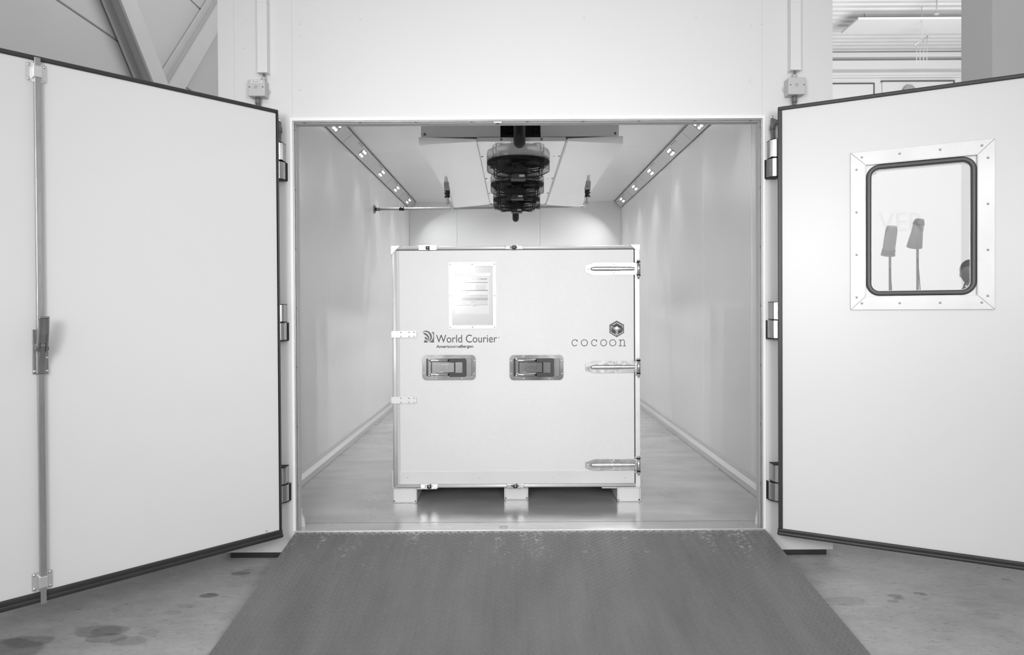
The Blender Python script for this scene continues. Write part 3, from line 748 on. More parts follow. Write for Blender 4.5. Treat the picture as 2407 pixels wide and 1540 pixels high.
# plate on the header
q = P(1170, 284, 3.82)
t = thing('strike_plate', 'small metal latch plate screwed under the middle of the opening header', 'latch plate', (q.x, 0.05, ozt-0.01))
b = MB(); b.box(q.x-0.024, q.x+0.024, 0.008, 0.040, ozt-0.015, ozt-0.006, 0.001); b.build('plate', M['alu_dark'], t, world=True)
b = MB(); b.box(q.x-0.009, q.x+0.009, 0.018, 0.030, ozt-0.0165, ozt-0.0145); b.build('slot', M['black'], t, world=True)
q = P(1184, 1243, 3.81)
b = MB(); b.box(q.x-0.022, q.x+0.022, 0.02, 0.055, 0.0005, 0.0035, 0.001); b.box(q.x-0.008, q.x+0.012, 0.028, 0.045, 0.0035, 0.006, 0.001)
tag(b.build('floor_latch', M['alu_dark']), 'small metal keeper plate let into the threshold floor', 'latch plate')

# ================================================================ LAMP BARS
def lamp_bar(side, label):
    if side < 0: o, i = (XL, 2.725), (XL+0.088, ZC)
    else: o, i = (XR, 2.725), (XR-0.088, ZC)
    s = -side   # direction into room in x
    t = thing('lamp_bar', label, 'lamp', ((o[0]+i[0])/2, 3.0, 2.76), group='slanted lamp bars along the ceiling corners')
    e = Vector((i[0]-o[0], 0, i[1]-o[1])).normalized(); n = Vector((e.z*s*1.0, 0, -abs(e.x))).normalized()
    o3 = Vector((o[0], 0, o[1])); Lw = (Vector((i[0], 0, i[1]))-o3).length
    def at(a, y, h): q = o3 + e*(a*Lw) + n*h; return Vector((q.x, y, q.z))
    ends = [0.5, 2.25, 4.20, 6.17]
    mods = [1.86, 2.84, 3.80, 4.78, 5.75]
    b = MB()
    ysegs = [0.5, 1.62-0.0, 2.40, 3.4, 4.4, 5.3, 6.17]
    segs = []; y0 = 0.4
    for m_ in [0.88] + mods: segs.append((y0, m_-0.07)); y0 = m_+0.10
    segs.append((y0, 6.18))
    def slab(y0, y1, a0, a1, h0, h1):
        v = [at(a0, y0, h0), at(a1, y0, h0), at(a1, y1, h0), at(a0, y1, h0), at(a0, y0, h1), at(a1, y0, h1), at(a1, y1, h1), at(a0, y1, h1)]
        b._add(v, [(0,1,2,3), (4,5,6,7), (0,1,5,4), (1,2,6,5), (2,3,7,6), (3,0,4,7)])
    for a, c in segs: slab(a, c, 0, 1, 0.0, 0.022)
    slab(0.4, 6.18, 0, 1, -0.004, 0.002); slab(0.4, 6.18, -0.02, 0.14, 0, 0.024); slab(0.4, 6.18, 0.86, 1.02, 0, 0.024)
    b.build('lamp_housing', M['lampbody'], t, world=True)
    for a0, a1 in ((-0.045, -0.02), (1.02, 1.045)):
        b = MB(); slab(0.4, 6.18, a0, a1, 0.0, 0.0235); b.build('edge_shade_strip', M['dark_line'], t, world=True)  # dark strips paint the shaded outline along both sides of the bar
    for ys_ in (2.24, 4.27, 5.2):
        b = MB(); slab(ys_, ys_+0.004, 0.0, 1.0, 0.0238, 0.0244); b.build('housing_joint', M['midgrey'], t, world=True)
    b = MB()
    for a, c in segs[:-1]:
        for k in range(4):
            yy = c-0.26+k*0.05; v = [at(0.84, yy, 0.0246), at(0.95, yy, 0.0246), at(0.95, yy+0.016, 0.0246), at(0.84, yy+0.016, 0.0246)]
            b._add(v, [(0,1,2,3)])
    for k in range(2):
        yy = 6.06+k*0.04; b._add([at(0.84, yy, 0.0246), at(0.95, yy, 0.0246), at(0.95, yy+0.014, 0.0246), at(0.84, yy+0.014, 0.0246)], [(0,1,2,3)])
    each(b, 'vent_slot', M['black'], t, True)
    for yy in [0.88]+mods:
        b = MB(); slab2 = []
        v = [at(0.14, yy-0.07, 0.004), at(0.86, yy-0.07, 0.004), at(0.86, yy+0.10, 0.02), at(0.14, yy+0.10, 0.02)]
        b._add(v, [(0,1,2,3)])
        hoodp = [at(0.14+0.72*k/10, yy-0.07, 0.022+0.006*math.sin(PI*k/10)) for k in range(11)]
        hoodq = [at(0.14+0.72*k/10, yy-0.055, 0.012+0.008*math.sin(PI*k/10)) for k in range(11)]
        for k in range(10): b._add([hoodp[k], hoodp[k+1], hoodq[k+1], hoodq[k]], [(0,1,2,3)], True)
        for k in range(10): b._add([hoodp[k], hoodp[k+1], at(0.14+0.72*(k+1)/10, yy-0.07, 0.0), at(0.14+0.72*k/10, yy-0.07, 0.0)], [(0,1,2,3)], True)
        md = b.build('lamp_reflector', M['scoop'], t, world=True)
        for aa in (0.30, 0.68):
            for dy in (0.0, 0.058):
                c = at(aa, yy+dy, 0.0); bl = MB(); fl = 0.013+0.094*(dy+0.07)
                ctr = at(aa, yy+dy, fl); 
                bl.tube([at(aa, yy+dy, fl-0.006), at(aa, yy+dy, fl), at(aa, yy+dy, fl+0.003)], 0.011, 14, rs=[0.0115, 0.0115, 0.007])
                bl.build('lens', M['lens'], md, world=True)
        c = at(0.5, yy, 0.05); l = bpy.data.lights.new('lamp_light', 'AREA'); l.energy = LED*(0.5 if yy > 5 else 1.0)*(0.45 if yy < 1.9 else 1.0)*(1.15 if side > 0 else 0.85); l.shape = 'DISK'; l.size = 0.07; l.spread = math.radians(112)
        lo = bpy.data.objects.new('lamp_light', l); col.objects.link(lo)
        lo.rotation_euler = (n + Vector((0, 0.05, 0))).to_track_quat('-Z', 'Y').to_euler(); lo.location = c
    return t
LED = 7.5
lamp_bar(-1, 'slanted lamp bar with round lenses in the left ceiling corner'); lamp_bar(1, 'slanted lamp bar with round lenses in the right ceiling corner')

# ================================================================ CEILING COOLER
ZU = 2.35; YN, YF = 0.78, 3.59
ux = 0.058
cool = thing('ceiling_cooler', 'large grey evaporator unit with three fans hanging under the cold room ceiling', 'cooler', (ux, YN, ZU))
hx0, hx1 = -0.605, 0.725
rx0, rx1 = P(1176, 300, 4.56).x, P(1271, 300, 4.56).x
b = MB(); zb = ZU+0.035
b.box(hx0, hx1, YN+0.16, YF-0.02, zb, ZC-0.01)
b.box(hx0, rx0, YN+0.02, YN+0.16, zb, ZC-0.01, 0.001); b.box(rx1, hx1, YN+0.02, YN+0.16, zb, ZC-0.01, 0.001)
b.build('housing', M['housing'], cool, world=True)
b = MB(); b.box(rx0, rx1, YN+0.13, YN+0.16, zb, ZC-0.02); b.box(rx0, rx1, YN+0.03, YN+0.13, ZU+0.04, ZU+0.052); b.cyl((rx0+0.07, YN+0.09, ZU+0.09), (rx0+0.07, YN+0.09, ZC-0.02), 0.028)
b.ball((rx0+0.07, YN+0.09, ZU+0.095), 0.028); b.tube([(rx1-0.04, YN+0.1, ZU+0.06), (rx1-0.07, YN+0.1, ZU+0.2)], 0.003, 6); b.build('service_recess', M['black'], cool, world=True)
cx0, cx1 = P(1122, 322, 4.56).x, P(1329, 322, 4.56).x
b = MB(); b.box(cx0, cx1, YN, YF, ZU, ZU+0.004); b.build('centre_pan', M['pan'], cool, world=True)
b = MB(); b.box(cx0-0.004, cx1+0.004, YN-0.004, YN+0.0, ZU-0.002, ZU+0.026, 0.001); b.box(cx0-0.006, cx0+0.0, YN, YF, ZU-0.006, ZU+0.01); b.box(cx1, cx1+0.014, YN, YF, ZU-0.006, ZU+0.01)
b.build('pan_edge', M['lampbody'], cool, world=True)
b = MB()
for yy in (YN+0.45, YN+1.3, YN+2.05, YN+2.7):
    for xx in (cx0+0.012, cx1-0.012): b.dome((xx, yy, ZU), (0,0,-1), 0.008)
    for xx in (cx0+0.05, cx1-0.05): b.dome((xx, yy, ZU), (0,0,-1), 0.005)
for xx in (cx0+0.16, cx1-0.16): b.dome((xx, YN-0.004, ZU+0.012), (0,-1,0), 0.009)
for xx in (hx0+0.025, hx1-0.025): b.dome((xx, YN+0.02, zb+0.02), (0,-1,0), 0.009)
each(b, 'screw', M['dark_line'], cool, True)
wxl, wxr = P(985, 330, 4.56).x, P(1464, 330, 4.56).x
for xo, xi, s in ((wxl, cx0-0.006, 1), (wxr, cx1+0.014, -1)):
    b = MB()
    b.prism([(xi, ZU-0.001), (xo, ZU-0.022), (xo, ZU-0.018), (xi, ZU+0.003)], 'y', YN, YF)
    b.build('side_pan', M['pan'], cool, world=True)
    b = MB(); b.prism([(xi, ZU-0.001), (xo, ZU-0.022), (xo, ZU+0.030), (xi, ZU+0.016)], 'y', YN-0.003, YN); b.box(min(xo, xo-s*0.002), max(xo, xo-s*0.002), YN, YF, ZU-0.022, ZU+0.03); b.build('pan_lip', M['housing'], cool, world=True)
# fans
FX = 0.054
def fan(yc):
    b = MB(); R = 0.222
    for k in range(5):
        a0 = 2*PI*k/5 + 0.4; pts = []
        inn, out = [], []
        for j in range(8):
            t = j/7; r = 0.055+(R-0.055)*t; sw = 0.35*t
            w0 = 0.42+0.18*t
            inn.append((FX + r*math.cos(a0+sw), yc + r*math.sin(a0+sw), ZU-0.055)); out.append((FX + r*math.cos(a0+sw+w0*1.6), yc + r*math.sin(a0+sw+w0*1.6), ZU-0.020))
        for j in range(7): b._add([inn[j], inn[j+1], out[j+1], out[j]], [(0,1,2,3)], True)
    b.cyl((FX, yc, ZU-0.06), (FX, yc, ZU-0.01), 0.06)
    fa = b.build('fan_rotor', M['black'], cool, world=True)
    b = MB(); n = 48
    b.tube([(FX+0.232*math.cos(2*PI*k/n), yc+0.232*math.sin(2*PI*k/n), ZU-0.004) for k in range(n)], 0.006, 8, closed=True)
    b.tube([(FX+0.228*math.cos(2*PI*k/n), yc+0.228*math.sin(2*PI*k/n), ZU-0.02) for k in range(n)], 0.004, 6, closed=True)
    vv = [(FX+0.226*math.cos(2*PI*k/n), yc+0.226*math.sin(2*PI*k/n), ZU-0.0025) for k in range(n)]
    b._add(vv, [tuple(range(n))]); b.build('fan_mouth', M['black'], fa, world=True)
    b = MB()
    def circ(r, z, tr=0.0013, sg=4): b.tube([(FX+r*math.cos(2*PI*k/n), yc+r*math.sin(2*PI*k/n), z) for k in range(n)], tr, sg, closed=True)
    for k in range(9): circ(0.236, ZU-0.008-k*0.0078, 0.0011, 3)
    for k in range(6): circ(0.236-0.011*k, ZU-0.072-0.0045*k, 0.0011, 3)
    for k in range(10): circ(0.172-0.011*k, ZU-0.102, 0.0011, 3)
    circ(0.172, ZU-0.100, 0.003, 6); circ(0.07, ZU-0.104, 0.003, 6)
    for k in range(56):
        a = 2*PI*k/56; p = lambda r, z: (FX+r*math.cos(a), yc+r*math.sin(a), z)
        b.tube([p(0.238, ZU-0.003), p(0.238, ZU-0.072), p(0.174, ZU-0.101)], 0.0011, 3, caps=False)
        if k % 2 == 0: b.tube([p(0.174, ZU-0.104), p(0.06, ZU-0.105)], 0.0011, 3, caps=False)
    b.build('wire_guard', M['black'], fa, world=True)
    b = MB()
    for sx in (-1, 1):
        for sy in (-1, 1):
            for dx in (0.0, 0.022):
                x1 = FX+sx*(0.165+dx); yy = yc+sy*0.165*(1 if dx == 0 else 0.96)
                b.tube([(x1, yy, ZU), (x1, yy, ZU-0.085), (x1-sx*0.03, yy*0.9+yc*0.1, ZU-0.106), (FX+sx*0.05, yc+sy*0.05, ZU-0.108)], 0.0042, 6)
            b.box(x1-0.02 if sx > 0 else x1-0.008, x1+0.008 if sx > 0 else x1+0.02, yy-0.01, yy+0.01, ZU-0.012, ZU)
    b.tube([(FX+0.045*math.cos(2*PI*k/6), yc+0.045*math.sin(2*PI*k/6), ZU-0.07) for k in range(6)], 0.01, 6, closed=True)
    b.build('mounting_strut', M['black'], fa, world=True)
    b = MB(); b.prism([(FX-0.05, ZU-0.125), (FX-0.085, ZU-0.045), (FX+0.085, ZU-0.045), (FX+0.05, ZU-0.125)], 'y', yc-0.05, yc+0.05, bev=0.004)
    b.box(FX-0.056, FX+0.056, yc-0.056, yc+0.056, ZU-0.140, ZU-0.100, 0.006); b.build('fan_motor', M['black'], fa, world=True)
    b = MB(); b.box(FX+0.006, FX+0.046, yc-0.0575, yc-0.056, ZU-0.126, ZU-0.110); b.build('rating_label', M['ink_pale'], fa, world=True)
for yc in (1.41, 2.34, 3.18): fan(yc)
for yy, xx, zz, r, nm in ((YN-0.09, P(1221, 330, 4.47).x, P(1221, 347, 4.47).z, 0.0385, 'drain_bend'), (YF+0.12, P(1212, 510, 7.5).x, P(1212, 521, 7.5).z, 0.035, 'drain_bend')):
    b = MB(); pts = [(xx, yy-0.04, ZC-0.02 if yy < 2 else ZU+0.05)]
    for k in range(9):
        a = PI + PI*k/8; pts.append((xx, yy + 0.04*math.cos(a), zz + r + 0.04 + 0.045*math.sin(a)))
    pts.append((xx, yy+0.04, ZU+0.05)); b.tube(pts, r, 18); o = b.build(nm, M['insul'], cool, world=True); o['label'] = 'black foam covered pipe bend'
b = MB(); b.box(0.0, 0.12, YF-0.06, YF+0.2, ZU+0.03, ZU+0.07); b.build('rear_bracket', M['housing'], cool, world=True)

# drain pipe along the back of the cooler
dy = 3.67
zl, zr = P(880, 492, 7.45).z, P(1375, 485, 7.45).z; xr = P(1377, 486, 7.45).x
dp = thing('drain_pipe', 'thin grey pipe crossing behind the cooler from a flange on the left wall', 'pipe', (XL, dy, zl))
b = MB(); b.tube([(XL, dy, zl), (xr, dy, zr)], 0.0135, 14); b.build('pipe_run', M['pipe'], dp, world=True)
b = MB(); b.cyl((XL, dy, zl), (XL+0.012, dy, zl), 0.045, 24); b.cyl((XL+0.012, dy, zl), (XL+0.06, dy, zl), 0.02, 16); b.build('wall_flange', M['stainless_dark'], dp, world=True)
b = MB()
for px in (944,):
    x = P(px, 491, 7.45).x; z = zl+(zr-zl)*(x-XL)/(xr-XL)
    b.tube([(x-0.025, dy, z), (x-0.012, dy, z), (x-0.008, dy, z), (x+0.008, dy, z), (x+0.012, dy, z), (x+0.025, dy, z)], 0.02, 16, rs=[0.021, 0.021, 0.018, 0.018, 0.021, 0.021])
b.build('pipe_coupling', M['black'], dp, world=True)
for px in (1167, 1265):
    x = P(px, 487, 7.45).x; z = zl+(zr-zl)*(x-XL)/(xr-XL); b = MB()
    for dx in (-0.014, 0.0, 0.014): b.tube([(x+dx+0, dy+0.024*math.cos(2*PI*k/16), z+0.024*math.sin(2*PI*k/16)) for k in range(16)], 0.004, 6, closed=True)
    b.tube([(x, dy-0.02, z), (x, dy-0.09, z+0.0), (x, dy-0.09, ZU-0.01)], 0.005, 8); b.build('pipe_clamp', M['black'], dp, world=True)
def drop(pxm, pye, py0, lab):
    d = 6.29; x = P(pxm, 450, d).x; yy = CAM.y + d
    t = dp
    zt_ = ZU-0.016
    b = MB(); b.cyl((x, yy, zt_+0.0), (x, yy, zt_-0.008), 0.03, 18); b.tube([(x, yy, zt_), (x, yy, zt_-0.05), (x, yy, zt_-0.105), (x+0.002, yy+0.008, zt_-0.118), (x, yy+0.03, zt_-0.122)], 0.017, 14); b.build('stub_pipe', M['pipe'], t, world=True)
    b = MB(); b.tube([(x, yy, zt_-0.014), (x, yy, zt_-0.040), (x, yy, zt_-0.044), (x, yy, zt_-0.054), (x, yy, zt_-0.058), (x, yy, zt_-0.076)], 0.024, 18, rs=[0.026, 0.026, 0.022, 0.022, 0.025, 0.025]); b.build('coupling', M['black'], t, world=True)
    xe = P(pye, 488, 7.45).x; ze = zl+(zr-zl)*(xe-XL)/(xr-XL)
    b = MB(); b.tube([(x, yy+0.025, zt_-0.122), (xe, dy, ze)], 0.0125, 12); b.build('feed_pipe', M['duct'], t, world=True)
drop(1051, 1064, 0, 'left'); drop(1381, 1373, 0, 'right')

# ================================================================ CRATE
DC = 4.316; YC = CAM.y + DC
def cp(px, py): q = P(px, py, DC); return q.x, q.z
cxl, cxr = cp(922, 860)[0], cp(1504.5, 860)[0]
czt, czb = cp(1212, 577)[1], cp(1212, 1147)[1]
crate = thing('transport_crate', 'large white panelled transport crate with metal hinges and two recessed handles', 'crate', ((cxl+cxr)/2, YC, 0))
DEP = 1.25
KX = DC/F
def X(px): return CAM.x + (px-CX)*KX + 0.0
px_l = cp(934, 860)[0]; px_r = cp(1492, 860)[0]; pz_t = cp(1212, 586.5)[1]; pz_b = cp(1212, 1138)[1]
b = MB(); b.box(cxl+0.006, cxr-0.006, YC+0.03, YC+DEP, czb, czt-0.004, 0.006); b.build('crate_body', M['crate'], crate, world=True)
b = MB(); b.box(px_l, px_r-0.003, YC+0.004, YC+0.032, pz_b, pz_t-0.003, 0.002)
panel = b.build('door_panel', M['crate'], crate, world=True)
b = MB(); b.box(px_l-0.004, px_l+0.016, YC+0.0025, YC+0.01, pz_b, pz_t-0.004, 0.002); b.build('edge_seal', M['box'], crate, world=True)
# frame rails: tubular profiles
def rail(a, c, r, name, sq=0.0):
    b = MB(); b.tube([a, c], r, 20)
    return b
hw = (px_l-cxl)/2
rw = 0.0155
b = MB(); b.cyl((cxl+rw, YC+0.014, czb+0.01), (cxl+rw, YC+0.014, czt-0.03), rw, 20); b.box(cxl, cxl+0.02, YC+0.014, YC+0.04, czb, czt-0.01, 0.001); b.build('side_rail', M['alu_frame'], crate, world=True)
b = MB(); b.cyl((cxl+0.02, YC+0.014, czt-0.0125), (cxr-0.03, YC+0.014, czt-0.0125), 0.0125, 20); b.box(cxl+0.02, cxr-0.02, YC+0.014, YC+0.05, czt-0.025, czt, 0.001); b.build('top_rail', M['alu_frame'], crate, world=True)
b = MB(); b.cyl((cxl+0.02, YC+0.014, czb+0.0125), (px_r+0.002, YC+0.014, czb+0.0125), 0.0125, 20); b.box(cxl+0.01, px_r, YC+0.014, YC+0.05, czb, czb+0.025, 0.001); b.ball((cxl+0.017, YC+0.014, czb+0.0135), 0.0145); b.build('bottom_rail', M['alu_frame'], crate, world=True)
b = MB(); b.box(px_r+0.003, cxr, YC+0.002, YC+0.05, czb-0.0, czt-0.03, 0.002); b.build('corner_post', M['alu_frame'], crate, world=True)
# black strips stand in for the shade in the gaps round the door panel
b = MB(); b.box(px_l, px_r, YC+0.010, YC+0.034, pz_t-0.004, pz_t+0.002); b.box(px_r-0.004, px_r+0.004, YC+0.0105, YC+0.034, pz_b+0.001, pz_t-0.004); b.box(px_l, px_r, YC+0.010, YC+0.034, pz_b-0.004, pz_b+0.001)
b.build('seal_gap_strip', M['black'], crate, world=True)
# corner caps
b = MB(); t_ = 0.056
b.prism([(cxl-0.002, czt+0.002), (cxl+t_, czt+0.002), (cxl-0.002, czt-t_)], 'y', YC-0.004, YC+0.05, bev=0.001); b.build('corner_cap', M['trim'], crate, world=True)
b = MB(); b.prism([(cxr+0.002, czt+0.002), (cxr-t_*1.1, czt+0.002), (cxr-0.024, czt-0.034), (cxr+0.002, czt-0.034)], 'y', YC-0.004, YC+0.05, bev=0.001); b.build('corner_cap', M['trim'], crate, world=True)
# kick plate
k0 = cp(940, 1109); k1 = cp(1487, 1136)
b = MB(); b.box(k0[0], k1[0], YC+0.001, YC+0.005, k1[1], k0[1], 0.0008); kp = b.build('kick_plate', M['kick'], crate, world=True)
b = MB()
for px in (958, 1128, 1298, 1469): q = cp(px, 1122); b.dome((q[0], YC+0.001, q[1]), (0,-1,0), 0.0055)
each(b, 'screw', M['alu'], kp, True)
# latches on the top and bottom rails
def latch(px, top):
    x = cp(px, 580)[0]; zc = czt-0.0125 if top else czb+0.0125; s = 1 if top else -1
    b = MB()
    b.box(x-0.056, x-0.028, YC-0.004, YC+0.012, zc-0.010, zc+0.010, 0.002); b.box(x+0.026, x+0.052, YC-0.004, YC+0.012, zc-0.010, zc+0.010, 0.002)
    b.box(x-0.058, x+0.054, YC-0.001, YC+0.012, zc-0.0125, zc+0.0125, 0.001)
    if top: b.box(x-0.062, x+0.056, YC-0.006, YC+0.03, czt-0.001, czt+0.003, 0.001)
    lt = b.build('rail_latch', M['chrome'] if top else M['steel'], crate, world=True)
    b = MB(); b.cyl((x-0.002, YC-0.004, zc-0.011), (x-0.002, YC-0.004, zc+0.011), 0.014, 16); b.box(x-0.026, x+0.018, YC-0.006, YC+0.004, zc-0.008, zc+0.008, 0.002)
    b.tube([(x+0.006, YC-0.008, zc), (x+0.006, YC-0.008, zc-s*0.017)], 0.005, 10, rs=[0.006, 0.003]); b.build('latch_cam', M['stainless_dark'], lt, world=True)
for px in (1006, 1209): latch(px, True); latch(px, False)
# strap hinges
def strap_hinge(pyc):
    zc = cp(1440, pyc)[1]; x0 = cp(1376, pyc)[0]; x1 = cp(1491, pyc)[0]; xb = cp(1500.5, pyc)[0]
    h = 0.0385
    out = [(x0, zc+0.020), (x0, zc-0.020), (x0+0.052, zc-h), (x1+0.004, zc-h+0.001), (x1+0.004, zc+h-0.001), (x0+0.056, zc+h)]
    b = MB(); b.prism(out, 'y', YC-0.0005, YC+0.004, bev=0.0008)
    b.box(x1-0.112, x1-0.105, YC-0.003, YC, zc+0.013, zc+h-0.001, 0.001); b.box(x1-0.112, x1-0.105, YC-0.003, YC, zc-h+0.001, zc-0.013, 0.001)
    # raised rib with rounded nose
    pts = []
    n = 10; xs = x0+0.030; xe = x1+0.004
    sec = [(-0.0150, 0.0), (-0.0125, 0.006), (-0.007, 0.0095), (0.0, 0.0105), (0.007, 0.0095), (0.0125, 0.006), (0.0150, 0.0)]
    rings = []
    for j, (xx, f) in enumerate([(xs, 0.02), (xs+0.004, 0.5), (xs+0.012, 0.82), (xs+0.024, 0.97), (xs+0.034, 1.0), (xe-0.10, 1.0), (xe-0.09, 0.92), (xe-0.03, 0.9), (xe, 0.75)]):
        rings.append([b.bm.verts.new((xx, YC-0.0004-hh*min(1, f*1.1), zc+ww*f)) for ww, hh in sec])
    for a, c in zip(rings[:-1], rings[1:]):
        for k in range(len(sec)-1):
            q = b.bm.faces.new([a[k], a[k+1], c[k+1], c[k]]); q.smooth = True
    b.box(x1, xb-0.004, YC-0.006, YC+0.002, zc-h+0.003, zc+h-0.003, 0.002)
    b.prism([(xb-0.016, zc-0.014), (xb-0.006, zc-0.024), (xb-0.006, zc+0.024), (xb-0.016, zc+0.014)], 'y', YC-0.011, YC-0.004)
    sh = b.build('strap_hinge', M['steel'], crate, world=True)
    b = MB()
    for sx, sz in ((x0+0.017, 0.0), (x0+0.182, 0.029), (x0+0.182, -0.029)): b.dome((sx, YC-0.0005, zc+sz), (0,-1,0), 0.0068)
    each(b, 'screw', M['chrome'], sh, True)
    b = MB(); yb_ = YC-0.008
    b.cyl((xb, yb_, zc-0.040), (xb, yb_, zc+0.040), 0.0115, 20)
    b.tube([(xb, yb_, zc+0.046), (xb, yb_, zc+0.054), (xb, yb_, zc+0.058)], 0.011, 20, rs=[0.0115, 0.009, 0.003]); b.tube([(xb, yb_, zc-0.044), (xb, yb_, zc-0.052), (xb, yb_, zc-0.056), (xb, yb_, zc-0.066)], 0.011, 16, rs=[0.0125, 0.010, 0.006, 0.004])
    b.box(xb-0.024, xb, YC-0.008, YC+0.004, zc+0.042, zc+0.050, 0.002); b.box(xb-0.024, xb, YC-0.008, YC+0.004, zc-0.052, zc-0.042, 0.002)
    b.build('hinge_barrel', M['steel'], sh, world=True)
    b = MB(); b.cyl((xb, yb_, zc+0.040), (xb, yb_, zc+0.046), 0.0125, 20); b.cyl((xb, yb_, zc-0.045), (xb, yb_, zc-0.040), 0.0125, 20); each(b, 'bearing_ring', M['black'], sh, True)
for pyc in (632, 863, 1093): strap_hinge(pyc)
# straps on the left edge
for py in (786, 940.5):
    z = cp(950, py)[1]; xa, xb_ = cp(921.5, py)[0], cp(979, py)[0]
    b = MB(); b.prism(rrect(xa, xb_, z-0.021, z+0.021, 0.004), 'y', YC-0.006, YC-0.001, bev=0.0); b.box(xa-0.006, xa+0.002, YC-0.004, YC+0.05, z-0.021, z+0.021, 0.002)
    b.box(xa+0.034, xb_-0.002, YC-0.002, YC+0.005, z-0.018, z+0.018)
    st = b.build('edge_strap', M['kick'], crate, world=True); b = MB()
    for px in (943, 962, 974):
        for sz in (-0.013, 0.013): b.dome((cp(px, py)[0], YC-0.006, z+sz), (0,-1,0), 0.0055)
    each(b, 'rivet', M['chrome'], st, True)
# document pouch
a = cp(1054, 617); c = cp(1167, 773); ai = cp(1062, 625.5); ci = cp(1159, 764.5)
b = MB(); ringprism(b, [(a[0], c[1]), (c[0], c[1]), (c[0], a[1]), (a[0], a[1])], [(ai[0], ci[1]), (ci[0], ci[1]), (ci[0], ai[1]), (ai[0], ai[1])], YC-0.001, YC+0.005)
po = b.build('document_frame', M['kick'], crate, world=True)
b = MB()
for sx in (a[0]+0.011, (a[0]+c[0])/2, c[0]-0.011):
    for sz in (a[1]-0.012, (a[1]+c[1])/2, c[1]+0.012):
        if sx == (a[0]+c[0])/2 and sz == (a[1]+c[1])/2: continue
        b.dome((sx, YC-0.001, sz), (0,-1,0), 0.0055)
each(b, 'rivet', M['chrome'], po, True)
pa = cp(1069, 652); pc = cp(1150, 738)
b = MB(); b.box(pa[0], pc[0], YC+0.0028, YC+0.0034, pc[1], pa[1]); pap = b.build('waybill', M['paper'], crate, world=True)
b = MB(); random.seed(3)
Wp = pc[0]-pa[0]; Hp = pa[1]-pc[1]; x0 = pa[0]+Wp*0.045; x1 = pc[0]-Wp*0.04; zt = pa[1]
def zz(t): return zt - Hp*t
yq0, yq1 = YC+0.0022, YC+0.0028
for t, h in ((0.145, 0.0022), (0.36, 0.0026)): b.box(x0, x1, yq0, yq1, zz(t)-h, zz(t)+h)
def words_row(t, xa, xb, h=0.0009, gap=0.003):
    x = xa
    while x < xb:
        w = random.uniform(0.004, 0.014); b.box(x, min(x+w, xb), yq0, yq1, zz(t)-h, zz(t)+h); x += w+gap*random.uniform(0.5, 1.3)
for t in (0.19, 0.225, 0.265, 0.30, 0.335): words_row(t, x0+0.010, x0+0.075)
for t in (0.225, 0.265, 0.30, 0.335): words_row(t, x0+0.122, x0+0.185)
for t in (0.41, 0.45): words_row(t, x0+0.012, x0+0.08)
for t in (0.49, 0.51, 0.53): words_row(t, x0, x1, 0.0008)
for k in range(6): words_row(0.56+k*0.014, x0, x1, 0.0009, 0.0012)
for t in (0.655, 0.70, 0.75): b.box(x0, x1, yq0, yq1, zz(t)-0.0004, zz(t)+0.0004)
for t in (0.70, 0.755): words_row(t, x0+0.11, x1, 0.0009, 0.0012)
words_row(0.76, x0, x0+0.09, 0.0008, 0.001); words_row(0.78, x0+0.10, x0+0.13, 0.0009, 0.001)
b.tube([(x0+0.02+0.004*k, yq1-0.0003, zz(0.69)+0.004*math.sin(k*2.1)) for k in range(10)], 0.0006, 4)
b.tube([(x0+0.09+0.003*k, yq1-0.0003, zz(0.68)+0.004*math.sin(k*1.7+1)) for k in range(9)], 0.0006, 4)
for k in range(8): b.box(x1-0.042+k*0.005, x1-0.042+k*0.005+0.0028, yq0, yq1, zz(0.075), zz(0.03))
for k in range(3): b.box(x0+0.085, x0+0.125, yq0, yq1, zz(0.03+k*0.022)-0.0004, zz(0.03+k*0.022)+0.0004)
for t in (0.03, 0.055, 0.08): words_row(t, x0+0.13, x0+0.16)
b.box(x0, x0+0.006, yq0, yq1, zz(0.06), zz(0.025)); b.build('printed_lines', M['ink_mid'], pap, world=True)
fo = frame_of(crate)
text_part('printed_lettering', 'World Courier', M['ink_mid'], pap, x0+0.009-crate.location.x, x0+0.062-crate.location.x, zz(0.055), yq0-YC, 0.0075)
b = MB(); b.box(ai[0], ci[0], YC+0.0005, YC+0.0009, ci[1], ai[1]); b.build('clear_sleeve', M['film'], crate, world=True)
za_, zb_ = cp(1066, 642)[1], cp(1066, 650)[1]; xa, xb_ = cp(1066, 642)[0], cp(1153, 642)[0]
b = MB(); b.box(xa, xb_, YC-0.0004, YC+0.0006, zb_, za_, 0.0); ringprism(b, [(xa-0.001, zb_-0.001), (xb_+0.001, zb_-0.001), (xb_+0.001, za_+0.001), (xa-0.001, za_+0.001)], [(xa, zb_), (xb_, zb_), (xb_, za_), (xa, za_)], YC-0.0008, YC+0.0006)
b.build('zip_strip', M['duct'], crate, world=True)
